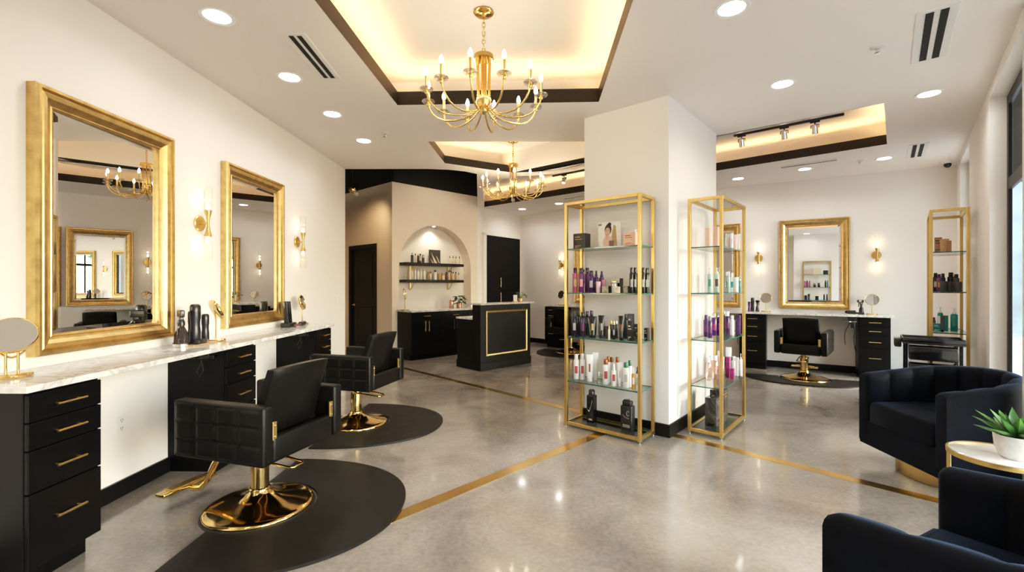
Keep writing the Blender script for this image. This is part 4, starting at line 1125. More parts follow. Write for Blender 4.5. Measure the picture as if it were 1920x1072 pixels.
# ---- left column rack
stock(RC1, TR1, 3, [
 (1091,28,29, 0.0,'box','matteblack',None,'goldline','square black box with gold script'),
 (1184,27,25,-0.02,'box','peach',None,'redline','peach coloured gift box'),
 (1191,7,33, 0.09,'bottle','clear','white',None,'small clear bottle with white cap')], LR)
stock(RC1, TR1, 2, [
 (1078.5,10,46,-0.04,'bottle','pink','deeppurple','goldline','tall pink bottle with purple cap'),
 (1090,11,46,-0.04,'bottle','plum','deeppurple','rose','tall plum pink bottle'),
 (1101,10,46, 0.06,'bottle','plum','deeppurple',None,'tall plum bottle at back'),
 (1108.5,11,41,-0.04,'bottle','purple','deeppurple','greyline','dark purple bottle'),
 (1118,9,41, 0.05,'spray','purple','deeppurple',None,'purple spray bottle'),
 (1128,10,40, 0.07,'spray','plum','deeppurple',None,'plum spray bottle'),
 (1122,9,21,-0.07,'jar','palepink','palepink',None,'pale pink jar'),
 (1132,8,24, 0.0,'jar','rose','rose',None,'rose pink jar'),
 (1137,15,13,-0.08,'box','black',None,'goldline','low black box'),
 (1157,20,27, 0.04,'box','black',None,'gold','taller black box with gold emblem'),
 (1152,11,19,-0.05,'jar','white','silver',None,'white jar with silver lid'),
 (1158,9,12,-0.10,'box','cream',None,'greyline','tiny cream box'),
 (1174,13,13,-0.05,'box','black',None,'greyline','small black box'),
 (1184,8,48,-0.06,'bottle','black','black','greyline','tall slim black bottle'),
 (1191,8,48,-0.03,'bottle','black','black','greyline','tall slim black bottle'),
 (1198,8,48, 0.02,'bottle','navy','black','greyline','tall slim navy bottle'),
 (1206,8,48, 0.0,'bottle','black','black','greyline','tall slim black bottle behind post'),
 (1212.5,6.5,47, 0.03,'bottle','black','black','greyline','tall slim black bottle past post'),
 (1220,6.5,47, 0.07,'bottle','black','black','greyline','tall slim black bottle nearest wall')], LR)
stock(RC1, TR1, 1, [
 (1077,10,45,-0.03,'bottle','deeppurple','charcoal','greyline','dark bottle with grey cap'),
 (1085,9,46, 0.06,'bottle','black','charcoal',None,'black bottle with grey cap'),
 (1093,11,46,-0.05,'bottle','deeppurple','black','plum','dark bottle with plum stripe'),
 (1101,9,46, 0.05,'bottle','black','black',None,'black bottle'),
 (1109,9,47, 0.08,'bottle','black','purple',None,'black bottle with purple cap'),
 (1111,17,40,-0.06,'tube','black','black','gold','wide black tube with gold crest'),
 (1128,14,43,-0.05,'tube','black','charcoal','silver','tapered black tube with silver print'),
 (1137,7,23,-0.03,'box','black',None,None,'narrow black box'),
 (1142,4.5,25,-0.10,'bottle','cream','gold',None,'slim cream vial'),
 (1146,5,33, 0.0,'bottle','black','gold',None,'slim black vial with gold cap'),
 (1151,6,34,-0.05,'bottle','black','gold','greyline','slim black vial'),
 (1156,6,33, 0.03,'bottle','black','silver',None,'slim black vial with silver cap'),
 (1165,11,46,-0.08,'tube','black','black','copper','tall black tube with copper print'),
 (1174,10,46, 0.07,'bottle','navy','black',None,'navy bottle at back'),
 (1183,11,47, 0.09,'box','navy',None,'greyline','navy carton at back'),
 (1183,12,36,-0.05,'box','black',None,'cream','black carton with cream label'),
 (1194.5,10,31, 0.0,'box','charcoal',None,'greyline','charcoal carton'),
 (1197,9,22,-0.09,'box','black',None,'goldline','small black carton'),
 (1212,8,24, 0.0,'box','black',None,'greyline','small black carton past post'),
 (1219,7,24, 0.06,'box','black',None,'greyline','small black carton nearest wall')], LR)
stock(RC1, TR1, 0, [
 (1080.5,11,46,-0.03,'bottle','white','white','redline','tall white bottle'),
 (1092,10,48,-0.01,'bottle','white','white','redline','tall slim white bottle'),
 (1105.5,14,50,-0.04,'tube','white','white','redline','large white tube'),
 (1116,13,51, 0.05,'tube','white','white',None,'large white tube at back'),
 (1123,4,22,-0.07,'bottle','clear','white',None,'tiny clear vial'),
 (1128,4,21,-0.04,'bottle','clear','white',None,'tiny clear vial'),
 (1136,12,47,-0.06,'bottle','white','copper','redline','white bottle with copper cap'),
 (1141,10,48, 0.04,'bottle','white','copper',None,'white bottle with copper cap'),
 (1147,9,46, 0.08,'bottle','white','copper',None,'white bottle with copper cap'),
 (1151,10,42,-0.08,'spray','white','white','redline','white mist bottle'),
 (1157.5,9,49, 0.05,'bottle','white','copper',None,'white bottle with copper cap'),
 (1162,10,44,-0.04,'tube','white','white','greyline','slim white tube'),
 (1173.5,12,47,-0.06,'bottle','white','green','greyline','white bottle with green cap'),
 (1181,9,49, 0.0,'bottle','white','green',None,'white bottle with green cap'),
 (1187.5,7,42,-0.09,'spray','amber','white','white','slim white and amber dropper'),
 (1195,7,43,-0.08,'spray','white','black','greyline','slim white dropper with dark band')], LR)

# photo card with a woman's portrait standing on the top shelf
def photo_card(c, th, px, wpx, hpx, v, z, label):
    R = Matrix.Rotation(th, 2); p0 = c + R @ Vector((0, v)); d = R @ Vector((1,0)); q = p0 + d*on_line(px, p0, d); sc = q.y/F
    w, h = wpx*sc/1.12, hpx*sc
    t = thing('photo_display', label, 'picture', (q.x,q.y,z), th)
    mb = MB(); mb.box(-w/2,w/2,0,0.004,0,h,0.001); mb.build('card', pm('card', (0.88,0.85,0.82), 0.4, var=0.05), t)
    skin = pm('skin', (0.62,0.40,0.30), 0.5, var=0.06); hair = pm('hairbrown', (0.035,0.018,0.012), 0.6)
    def disc(cx, cz, rx, rz, y, m, nm, n=24, tilt=0.0):
        b = MB(); pts = []
        for k in range(n):
            a = 2*PI*k/n; x, zz_ = rx*math.cos(a), rz*math.sin(a)
            pts.append((cx*w + x*w*math.cos(tilt)-zz_*w*math.sin(tilt), y, cz*h + (zz_*w*math.cos(tilt)+x*w*math.sin(tilt))))
        b.poly([pts]); return b.build(nm, m, t)
    disc(-0.06,0.22,0.22,0.30,-0.0008,pm('shoulder', (0.70,0.50,0.40), 0.5),'shoulders')
    b = MB(); b.poly([[(0.06*w,-0.0004,0.05*h),(0.36*w,-0.0004,0.05*h),(0.30*w,-0.0004,0.82*h),(0.20*w,-0.0004,0.88*h),(0.12*w,-0.0004,0.5*h)]]); b.build('golden_shape', pm('ochre', (0.42,0.29,0.16), 0.5), t)
    disc(-0.045,0.70,0.155,0.235,-0.0010,hair,'hair',tilt=-0.12); disc(0.02,0.90,0.085,0.075,-0.0010,hair,'hair_bun')
    disc(-0.075,0.61,0.120,0.185,-0.0014,skin,'face',tilt=-0.12); disc(-0.09,0.40,0.07,0.10,-0.0012,skin,'neck')
    for ex in (-0.125,-0.025): disc(ex,0.655,0.026,0.010,-0.0018,hair,'eye'); disc(ex,0.70,0.036,0.007,-0.0018,hair,'eyebrow')
    disc(-0.085,0.50,0.038,0.012,-0.0018,pm('lips', (0.42,0.13,0.11), 0.4),'mouth'); disc(-0.078,0.575,0.014,0.022,-0.0016,pm('noseshade', (0.50,0.30,0.22), 0.5),'nose')
    b = MB(); b.quad((0.0,-0.0020,0.04*h),(0.22*w,-0.0020,0.04*h),(0.22*w,-0.0020,0.29*h),(0.0,-0.0020,0.29*h)); b.build('caption_block', PM['brown'], t)
    b = MB(); b.quad((-0.47*w,-0.0012,0.87*h),(-0.33*w,-0.0012,0.87*h),(-0.33*w,-0.0012,0.94*h),(-0.47*w,-0.0012,0.94*h)); b.build('corner_mark', PM['black'], t)
photo_card(RC1, TR1, 1142, 52, 50, 0.07, LEV[3], 'portrait photo card of a woman with hair bun, on left column rack top shelf')

def tool_box(c, th, px, wpx, hpx, v, z, label, kind):
    R = Matrix.Rotation(th, 2); p0 = c + R @ Vector((0, v)); d = R @ Vector((1,0)); q = p0 + d*on_line(px, p0, d); sc = q.y/F
    w, h = wpx*sc/1.1, hpx*sc
    t = thing('hair_tool_pack', label, 'boxed hair tool', (q.x,q.y,z), th)
    mb = MB()
    if kind == 0:
        mb.prism([(-w*0.5,-w*0.42),(w*0.5,-w*0.42),(w*0.5,w*0.42),(-w*0.5,w*0.42)], 0, h*0.84, bevel=0.008)
        mb.build('case', GLOSSBLK, t)
        mb = MB(); mb.lathe([(w*0.40,h*0.80),(w*0.42,h*0.86),(w*0.40,h*0.97),(w*0.30,h),(0,h)], n=20); mb.build('top', PLASTIC, t, 40)
        mb = MB(); mb.tube([(-w*0.4,-w*0.44,h*0.40),(-w*0.1,-w*0.445,h*0.34),(w*0.2,-w*0.445,h*0.55),(w*0.3,-w*0.44,h*0.70)], 0.003, 6)
        mb.quad((-w*0.2,-w*0.43,h*0.08),(w*0.3,-w*0.43,h*0.08),(w*0.3,-w*0.43,h*0.13),(-w*0.2,-w*0.43,h*0.13)); mb.build('silver_graphic', CHROME, t, 60)
    else:
        mb.box(-w*0.5,w*0.5,-w*0.36,w*0.36,0,h*0.82,0.010,2); mb.build('case', PLASTIC, t, 40)
        mb = MB(); mb.box(-w*0.38,w*0.38,-w*0.27,w*0.27,h*0.82,h*0.97,0.008,2); mb.box(-w*0.30,w*0.12,-w*0.2,w*0.2,h*0.97,h,0.003); mb.build('top', PLASTIC, t, 40)
        mb = MB(); mb.tube([(-w*0.28,-w*0.365,h*0.52),(-w*0.05,-w*0.37,h*0.44),(w*0.28,-w*0.37,h*0.42)], 0.003, 6); mb.tube([(w*0.18+w*0.11*math.cos(a_),-w*0.365,h*0.58+w*0.20*math.sin(a_)) for a_ in [0.6+5.2*k/14 for k in range(15)]], 0.003, 6)
        mb.quad((-w*0.28,-w*0.365,h*0.12),(w*0.36,-w*0.365,h*0.12),(w*0.36,-w*0.365,h*0.22),(-w*0.28,-w*0.365,h*0.22)); mb.build('silver_graphic', PM['grey'], t, 60)
tool_box(RC1, TR1, 1109.5, 16, 61, -0.02, 0.052, 'tall narrow glossy black hair tool pack at bottom of left column rack', 0)
tool_box(RC1, TR1, 1177, 25, 57, -0.02, 0.052, 'wider black hair tool pack at bottom right of left column rack', 1)

# ---- right column rack
stock(RC2, TR2, 3, [
 (1328,10,39, 0.07,'box','peach',None,None,'tall peach carton'),
 (1343,12,42, 0.03,'box','peach',None,'white','tall peach and white carton'),
 (1350,7,44, 0.09,'bottle','white','white',None,'tall white bottle'),
 (1362,5,33, 0.06,'bottle','white','white',None,'white bottle just past the post'),
 (1366,6,32, 0.0,'bottle','palepink','white',None,'pale pink bottle'),
 (1372,6,33,-0.04,'tube','white','white','greyline','white tube'),
 (1379,8,30, 0.0,'tube','palepink','white',None,'pale pink tube'),
 (1385,6,31,-0.05,'tube','white','white',None,'white tube near right post'),
 (1392,5,26, 0.0,'bottle','clear','white',None,'slim clear bottle')], RR)
stock(RC2, TR2, 2, [
 (1331,10,46, 0.07,'pump','seafoam','white','greenteal','sea green bottle with white pump'),
 (1344,11,46, 0.05,'pump','seafoam','white','brown','sea green bottle with dark print'),
 (1350,7,46, 0.09,'bottle','clear','white',None,'clear bottle with white cap'),
 (1363,6,38, 0.03,'bottle','clear','white','greenteal','slim clear bottle'),
 (1366.5,5,39,-0.04,'bottle','seafoam','white',None,'slim sea green bottle'),
 (1372.5,8,36, 0.06,'bottle','white','white','teal','white bottle with teal band'),
 (1380.5,9,28,-0.05,'jar','white','white',None,'squat white jar'),
 (1387,5,31, 0.06,'spray','greenteal','clear',None,'small green dropper'),
 (1393,5,31,-0.09,'spray','white','greenteal','teal','small white dropper')], RR)
stock(RC2, TR2, 1, [
 (1324,10,41, 0.08,'bottle','purple','purple','plum','purple bottle'),
 (1331,9,41, 0.02,'bottle','purple','grey','plum','purple bottle with grey nozzle'),
 (1339,11,42, 0.06,'bottle','purple','clear','magenta','purple bottle with clear cap'),
 (1349,10,43, 0.02,'bottle','purple','clear','magenta','purple bottle with clear cap'),
 (1357,8,42, 0.06,'bottle','purple','clear',None,'purple bottle behind post'),
 (1363.5,11,42, 0.0,'bottle','purple','white','plum','large purple bottle'),
 (1373,8,37,-0.07,'bottle','white','white',None,'white bottle among purple ones'),
 (1383,7,30,-0.06,'bottle','plum','white','white','small plum bottle with white cap'),
 (1385,9,36, 0.02,'box','purple',None,'plum','purple carton')], RR)
stock(RC2, TR2, 0, [
 (1328,11,42, 0.07,'bottle','clearpink','white',None,'clear pinkish bottle'),
 (1333,9,40, 0.10,'bottle','blush','white',None,'blush bottle'),
 (1341,12,45, 0.03,'bottle','clearpink','white','blush','clear pinkish bottle'),
 (1348,10,44, 0.08,'bottle','blush','white',None,'blush bottle by the post'),
 (1354,8,40, 0.0,'tube','white','white',None,'white tube behind post'),
 (1365,10,39,-0.04,'box','magenta',None,'rose','magenta carton'),
 (1366,11,52, 0.10,'tube','white','white',None,'tall white tube'),
 (1373,9,20,-0.09,'box','magenta',None,'rose','low magenta carton'),
 (1376,8,36, 0.09,'bottle','white','white',None,'white bottle'),
 (1381.5,9,34,-0.03,'box','white',None,'greyline','white carton'),
 (1389,6,42, 0.0,'pump','white','white',None,'white pump bottle'),
 (1392,5,30, 0.0,'bottle','deeppurple','black','white','slim dark bottle')], RR)
def carton(c, th, t_, v, w, d, h, z, label):
    R = Matrix.Rotation(th, 2); q = c + R @ Vector((t_, v))
    t = thing('appliance_carton', label, 'box', (q.x,q.y,z), th)
    mb = MB(); mb.box(-w/2,w/2,-d/2,d/2,0,h,0.002,1); mb.build('carton_body', BLKMARB, t)
    mb = MB(); mb.box(-w*0.28,w*0.28,-0.010,0.010,h,h+0.012,0.003); mb.build('carry_handle', PLASTIC, t)
    mb = MB(); y = -d/2-0.0008; mb.quad((-w*0.42,y,h*0.86),(w*0.42,y,h*0.86),(w*0.42,y,h*0.89),(-w*0.42,y,h*0.89))
    mb.quad((-w*0.2,y,h*0.76),(w*0.3,y,h*0.76),(w*0.3,y,h*0.82),(-w*0.2,y,h*0.82)); mb.build('gold_print', PM['gold'], t)
carton(RC2, TR2, -0.165, -0.005, 0.15, 0.10, 0.262, 0.052, 'nearer black marbled appliance carton at bottom of right column rack')
carton(RC2, TR2, 0.03, 0.0, 0.16, 0.12, 0.300, 0.052, 'taller black marbled appliance carton at back bottom of right column rack')

# ---- rack by the window (seen end-on: place along its depth at chosen lengths)
def stock_end(items, lv, x0):
    R = Matrix.Rotation(TR3, 2); z = LEV[lv]
    items = sorted(items, key=lambda q: q[0])
    for k, (px, wpx, hpx, dx, kind, body, cap, line, look) in enumerate(items):
        p0 = RC3 + R @ Vector((x0+dx, 0)); d = R @ Vector((0,1)); t = on_line(px, p0, d); t = max(-0.105, min(0.105, t)); q = p0 + d*t; sc = q.y/F
        o = product(kind, wpx*sc/1.25, hpx*sc, body, cap, line, None); o.location = (q.x,q.y,z); o.rotation_euler = (0,0,TR3+PI/2)
        tag(o, '%s, %s item from left on %s shelf, %s' % (look, ORD[k], LVN[lv], WR), KINDCAT[kind], 'products on %s shelf of %s' % (LVN[lv], WR))
stock_end([(1759,13,29,0.05,'box','kraft',None,'black','brown and black carton'),(1771,15,25,0.12,'box','tan',None,None,'tan carton'),(1779,9,21,0.19,'box','kraft',None,None,'small brown carton')], 3, 0.08)
stock_end([(1754,10,35,0.0,'bottle','deeppurple','black','greyline','dark purple bottle'),(1761,9,33,0.10,'bottle','plum','deeppurple','amber','plum bottle with orange tag'),(1768,9,34,-0.06,'bottle','deeppurple','black',None,'dark purple bottle at back'),
 (1769,12,20,0.17,'jar','charcoal','charcoal',None,'charcoal jar'),(1780,14,19,0.12,'jar','charcoal','charcoal',None,'charcoal jar'),(1783,13,36,-0.09,'bottle','black','black',None,'black bottle at back'),
 (1793,11,33,-0.02,'bottle','charcoal','black','greyline','charcoal bottle'),(1797,12,19,0.17,'jar','charcoal','charcoal',None,'charcoal jar by right post')], 2, 0.08)
stock_end([(1757,15,15,0.15,'box','teal',None,'white','low teal carton'),(1751,6,24,-0.02,'bottle','brown','brown',None,'small brown bottle'),(1763,10,43,-0.08,'pump','teal','clear',None,'teal bottle with clear pump'),(1762,7,28,0.05,'tube','white','white',None,'small white tube'),
 (1767,7,30,0.20,'tube','charcoal','black',None,'charcoal tube'),(1773,9,29,0.02,'box','teal',None,None,'teal carton'),(1789,13,43,0.02,'pump','teal','clear','greenteal','tall teal bottle with clear pump')], 1, 0.08)

# ---- reflected rack behind the viewer (mirror only)
def stock_local(c, th, lv, items, where):
    R = Matrix.Rotation(th, 2); z = LEV[lv]
    for k, (x, w, h, kind, body, cap, look) in enumerate(items):
        q = c + R @ Vector((x, 0)); o = product(kind, w, h, body, cap, None); o.location = (q.x,q.y,z); o.rotation_euler = (0,0,th)
        tag(o, '%s, %s along %s shelf, %s' % (look, ORD[k], LVN[lv], where), KINDCAT[kind], 'products on reflected rack')
MR_ = 'rack seen only in right mirror'
stock_local(RC4, TR4, 3, [(-0.24,0.13,0.13,'box','matteblack',None,'black carton'),(0.0,0.22,0.22,'box','cream',None,'pale card box'),(0.24,0.12,0.11,'box','peach',None,'peach carton')], MR_)
stock_local(RC4, TR4, 2, [(-0.30,0.05,0.22,'bottle','greenteal','black','dark green bottle'),(-0.24,0.05,0.22,'bottle','black','black','black bottle'),(-0.06,0.07,0.14,'jar','black','black','black jar'),(0.06,0.07,0.13,'jar','black','grey','black jar'),(0.20,0.055,0.21,'bottle','pink','deeppurple','pink bottle'),(0.27,0.055,0.22,'bottle','plum','deeppurple','plum bottle'),(0.33,0.05,0.20,'bottle','pink','deeppurple','pink bottle')], MR_)
stock_local(RC4, TR4, 1, [(-0.28,0.05,0.20,'bottle','charcoal','black','charcoal bottle'),(-0.20,0.05,0.20,'bottle','black','black','black bottle'),(0.0,0.09,0.13,'box','black',None,'black box'),(0.22,0.07,0.20,'tube','black','black','black tube'),(0.31,0.08,0.15,'box','navy',None,'navy box')], MR_)

# ================================================================== RECEPTION
# niche shelves
def niche_shelf(z, label):
    c = A0 + AD*((0.303+1.687)/2) - NA*0.005; L = 1.687-0.303
    t = thing('wall_shelf', label, 'shelf', (c.x,c.y,z), TH_A)
    mb = MB(); mb.box(-L/2, L/2, 0.0, 0.25, -0.055, 0, 0.003); mb.build('board', BLACKDOOR, t)
    for x in (-0.46, 0.46):
        mb = MB(); mb.box(x-0.010,x+0.010,0.235,0.25,-0.20,-0.055); mb.tube([(x,0.235,-0.19),(x,0.19,-0.17),(x,0.14,-0.12),(x,0.11,-0.058)], 0.008, 6); mb.build('bracket', GOLD, t, 40)
ZS1, ZS2 = 1.795, 1.462
niche_shelf(ZS1, 'upper black wall shelf inside the arched niche'); niche_shelf(ZS2, 'lower black wall shelf inside the arched niche')
def stock_niche(z, items, where):
    items = sorted(items, key=lambda q: q[0])
    for k, (px, wpx, hpx, v, kind, body, cap, look) in enumerate(items):
        p0 = A0 - NA*v; t = on_line(px, p0, AD); q = p0 + AD*t; sc = q.y/F
        o = product(kind, wpx*sc/1.05, hpx*sc, body, cap, None); o.location = (q.x,q.y,z); o.rotation_euler = (0,0,TH_A)
        tag(o, '%s, %s item from left on %s niche shelf' % (look, ORD[k], where), KINDCAT[kind], 'products on %s niche shelf' % where)
stock_niche(ZS1, [(773,5.5,18,0.1,'bottle','charcoal','silver','dark bottle with silver cap'),(779,3.5,17,0.1,'bottle','cream','brown','slim cream bottle'),(784,4.5,17,0.14,'bottle','brown','silver','brown bottle'),
 (788,5,17,0.08,'bottle','silver','black','silver bottle'),(793.5,5,15.5,0.12,'jar','charcoal','silver','charcoal jar'),
 (843.5,3,15.5,0.1,'spray','cream','black','slim cream vial'),(849.5,3,15.5,0.1,'spray','cream','black','slim cream vial'),(855,3,15.5,0.1,'spray','cream','black','slim cream vial'),(861.5,3,15.5,0.1,'spray','cream','black','slim cream vial')], 'upper')
stock_niche(ZS2, [(769,5.5,19,0.1,'box','cream',None,'cream carton'),(773.5,4.5,20,0.08,'bottle','cream','gold','cream bottle'),(778.5,4.5,20,0.1,'bottle','white','white','white bottle'),(784,5.5,20,0.1,'bottle','white','cream','white bottle'),
 (789.5,5.5,19.5,0.1,'bottle','cream','white','cream bottle'),(795.5,5,19.5,0.1,'bottle','white','white','white bottle'),(803,3.5,15,0.1,'bottle','tan','copper','small tan bottle'),(807,4.5,15.5,0.12,'bottle','cream','copper','small cream bottle'),
 (816,6.5,18.5,0.1,'bottle','white','charcoal','white bottle with big dark cap'),(824,6,12.5,0.1,'jar','tan','tan','tan jar'),(831,6,13,0.1,'jar','cream','tan','cream jar'),
 (837,4,15,0.1,'bottle','brown','black','brown bottle'),(842,4,18,0.1,'bottle','cream','black','cream bottle with black cap'),(846,3.5,17,0.13,'bottle','amber','black','amber bottle'),(849.5,4,15.5,0.1,'bottle','cream','black','cream bottle with black cap'),(854.5,4,15.5,0.1,'bottle','tan','black','tan bottle with black cap'),(860,3.5,14,0.1,'spray','cream','black','slim cream vial')], 'lower')
# black marbled print on the upper shelf
p0 = A0 - NA*0.15; q = p0 + AD*on_line(815, p0, AD); sc = q.y/F; w, h = 25*sc, 25.5*sc
t = thing('art_print', 'square black and white abstract print leaning on upper niche shelf', 'picture', (q.x,q.y,ZS1), TH_A)
mb = MB(); mb.box(-w/2,w/2,-0.01,0.01,0,h,0.002); mb.build('panel', pm('printdark', (0.03,0.022,0.018), 0.4), t)
mb = MB(); mb.poly([[(-w*0.35,-0.0105,h*0.85),(-w*0.22,-0.0105,h*0.62),(w*0.22,-0.0105,h*0.02),(-w*0.05,-0.0105,h*0.02)]]); mb.poly([[(w*0.10,-0.0105,h*0.55),(w*0.18,-0.0105,h*0.52),(w*0.44,-0.0105,h*0.05),(w*0.34,-0.0105,h*0.05)]])
mb.poly([[(-w*0.46,-0.0105,h*0.45),(-w*0.40,-0.0105,h*0.36),(-w*0.10,-0.0105,h*0.02),(-w*0.22,-0.0105,h*0.02)]]); mb.build('white_shapes', PM['cream'], t)
# niche downlight
l = bpy.data.lights.new('niche_lamp', 'SPOT'); l.energy = 22; l.color = (1.0,0.78,0.52); l.spot_size = 2.3; l.spot_blend = 0.8; l.shadow_soft_size = 0.03
o = bpy.data.objects.new('niche_lamp', l); COL.objects.link(o); q = A0 + AD*ac - NA*0.12; o.location = (q.x,q.y,2.50); o.rotation_euler = (0,0,0)
t = thing('niche_light', 'small recessed light at the top of the arched niche', 'ceiling light', (q.x,q.y,2.535), TH_A)
mb = MB(); mb.lathe([(0.035,0.004),(0.040,-0.004),(0.028,-0.006),(0.026,-0.002)], n=20); mb.build('trim_ring', WHITEPL, t, 40)
mb = MB(); mb.lathe([(0,-0.003),(0.026,-0.003)], n=20); mb.build('lens', LENS, t)

# reception back cabinet (under the niche)
uc0, uc1, dcab, hcab = 0.10, 2.05, 0.50, 0.895
c = A0 + AD*((uc0+uc1)/2); L = uc1-uc0
t = thing('base_cabinet', 'black base cabinet with gold pulls below the arched niche', 'cabinet', (c.x,c.y,0), TH_A)
mb = MB(); mb.box(-L/2, L/2, -dcab+0.02, -0.018, 0.09, hcab-0.032, 0.003); mb.box(-L/2+0.0, L/2, -dcab+0.05, -0.018, 0, 0.09); mb.build('carcass', BLACKCAB, t)
dw = L/3
for k in range(3):
    x0 = -L/2 + dw*k
    mb = MB(); mb.box(x0+0.003,x0+dw-0.003,-dcab,-dcab+0.02,hcab-0.175,hcab-0.038,0.003); dr = mb.build('drawer', BLACKCAB, t); bar_pull(dr, x0+dw/2, -dcab, hcab-0.105, 0.14)
    for s in (0,1):
        xa = x0 + s*dw/2
        mb = MB(); mb.box(xa+0.003,xa+dw/2-0.003,-dcab,-dcab+0.02,0.095,hcab-0.181,0.003); dr = mb.build('door', BLACKCAB, t)
        bar_pull(dr, xa + (dw/2-0.04 if s == 0 else 0.04), -dcab, hcab-0.29, 0.19, False)
mb = MB(); mb.box(-L/2-0.01, L/2, -dcab-0.025, -0.001, hcab-0.030, hcab, 0.003); o = mb.build('worktop', MARBLE, None, loc=(c.x,c.y,0), rotz=TH_A); tag(o, 'white marble worktop on black base cabinet below the arched niche', 'worktop')
# niche back fill under worktop is hidden; things on it
def on_arch(px, off): p0 = A0 + NA*off; return p0 + AD*on_line(px, p0, AD)

def stand_mirror(c, z, rz, label, H_=0.27, r=0.085, tilt=0.35, twin=False, oval=1.0, name='vanity_mirror'):
    t = thing(name, label, 'vanity mirror', (c.x, c.y, z), rz, 'gold vanity mirrors')
    mb = MB(); mb.lathe([(0,0),(r*0.78,0),(r*0.80,0.003),(r*0.80,0.014),(r*0.76,0.017),(0,0.017)], n=32); mb.build('base', BRASS, t, 40)
    xs = (-r*0.22, r*0.22) if twin else (0,)
    zc = H_
    mb = MB()
    for x in xs: mb.cyl((x,0,0.015),(x,0,zc-r*0.85),0.0055,n=10)
    if twin:
        mb.tube([(-r*0.5*1.0 + r*k/10, 0, zc-r*0.80 - 0.35*r*math.sin(PI*k/10)) for k in range(11)], 0.005, 8)
    else: mb.cyl((0,0,zc-r*0.9),(0,0.012,zc),0.0055,n=10)
    mb.build('stem', BRASS, t, 40)
    M = Matrix.Rotation(PI/2-tilt, 3, 'X') @ Matrix.Diagonal((oval,1,1))
    mb = MB(); mb.lathe([(r*0.93,0.004),(r*0.97,0.010),(r,0.006),(r,-0.006),(r*0.9,-0.012),(0,-0.014)], (0,0,zc), 40, M); fr = mb.build('mirror_rim', BRASS, t, 40)
    mb = MB(); mb.lathe([(0,0.005),(r*0.94,0.005)], (0,0,zc), 40, M); mb.build('mirror_disc', MIRROR, fr)
    return t
q = on_arch(759, 0.22); stand_mirror(q, hcab, TH_A+0.9, 'gold twin stem vanity mirror at left end of reception cabinet worktop', 0.30, 0.10, 0.2, True)
q = on_arch(846.5, 0.10); t = thing('copper_canister', 'copper canister behind the plant on reception cabinet worktop', 'canister', (q.x,q.y,hcab), 0)
COPP = mat('copper_pack', (0.70,0.42,0.30), 0.25, 1.0, var=0.1)
mb = MB(); mb.lathe([(0,0),(0.045,0),(0.047,0.003),(0.047,0.14),(0.040,0.155),(0,0.155)], n=24); mb.build('canister_body', COPP, t, 40)
mb = MB(); mb.lathe([(0.020,0.154),(0.020,0.175),(0,0.178)], n=16); mb.build('lid', COPP, t, 40)
def leafy(t, n, R_, z0, seed, m, L, W):
    r_ = random.Random(seed)
    for k in range(n):
        a = r_.uniform(0,2*PI); el = r_.uniform(0.05,1.2); rr = R_*r_.uniform(0.3,1.0)
        tip = Vector((rr*math.cos(a)*math.cos(el*0.7), rr*math.sin(a)*math.cos(el*0.7), z0 + R_*1.25*math.sin(el)))
        st_ = MB(); st_.tube([(0,0,z0-0.02),(tip.x*0.4,tip.y*0.4,z0+(tip.z-z0)*0.7),tuple(tip)], 0.002, 5)
        d = Vector((math.cos(a),math.sin(a),r_.uniform(-0.7,0.1))).normalized(); s_ = Vector((-math.sin(a),math.cos(a),r_.uniform(-0.3,0.3))); up = Vector((0,0,0.012))
        pts = [tip, tip+d*L*0.3+s_*W*0.5, tip+d*L*0.65+s_*W*0.42, tip+d*L, tip+d*L*0.65-s_*W*0.42, tip+d*L*0.3-s_*W*0.5]
        mid = [tip+d*L*0.3-up, tip+d*L*0.65-up]
        v = [st_.bm.verts.new(p) for p in pts+mid]
        for f in ((0,1,6),(1,2,7,6),(2,3,7),(3,4,7),(4,5,6,7),(5,0,6)): st_.bm.faces.new([v[i] for i in f])
        st_.build('leaf', m, t)
q = on_arch(861, 0.14); t = thing('potted_plant', 'dark leafy plant in copper pot on reception cabinet worktop', 'potted plant', (q.x,q.y,hcab), 0)
mb = MB(); mb.lathe([(0,0),(0.052,0),(0.058,0.006),(0.060,0.105),(0.054,0.108),(0.052,0.09),(0,0.09)], n=28); mb.build('pot', COPP, t, 40)
leafy(t, 26, 0.13, 0.10, 5, LEAFD, 0.085, 0.07)
q = on_arch(873, 0.16); t = thing('glass_bowl', 'small clear glass bowl right of the plant on reception worktop', 'bowl', (q.x,q.y,hcab), 0)
mb = MB(); mb.lathe([(0,0.002),(0.03,0.003),(0.055,0.03),(0.060,0.06),(0.056,0.075)], n=24); mb.build('bowl_body', CLEAR, t, 60)

# reception desk
DF = Vector((-0.497, 7.16)); dE = Vector((0.722, 0.691)).normalized(); dN = Vector((dE.y, -dE.x))   # front edge direction, outward normal
DL, DDp = 1.13, 0.60
th = ang(dE); c = DF + dE*(DL/2)
t = thing('reception_desk', 'black reception desk with gold framed front panel', 'desk', (c.x,c.y,0), th)
hd = 1.04
mb = MB(); mb.box(-DL/2, DL/2, 0.0, 0.20, 0.0, hd, 0.003); mb.box(-DL/2, DL/2, 0.20, DDp, 0.0, 0.80, 0.002); mb.build('body', BLACKCAB, t)
mb = MB(); mb.box(-DL/2-0.012, DL/2+0.012, -0.014, DDp+0.012, 0.0, 0.125, 0.006); mb.build('plinth', BLACKCAB, t)
mb = MB(); x0, x1, z0, z1 = -DL/2+0.115, DL/2-0.085, 0.225, 0.945
mb.frame(x1-x0, z1-z0, [(0,0.0),(0,-0.010),(0.008,-0.016),(0.026,-0.012),(0.032,-0.004),(0.032,0.0)], Matrix.Translation(((x0+x1)/2,0,(z0+z1)/2))); mb.build('gold_frame', GOLD, t)
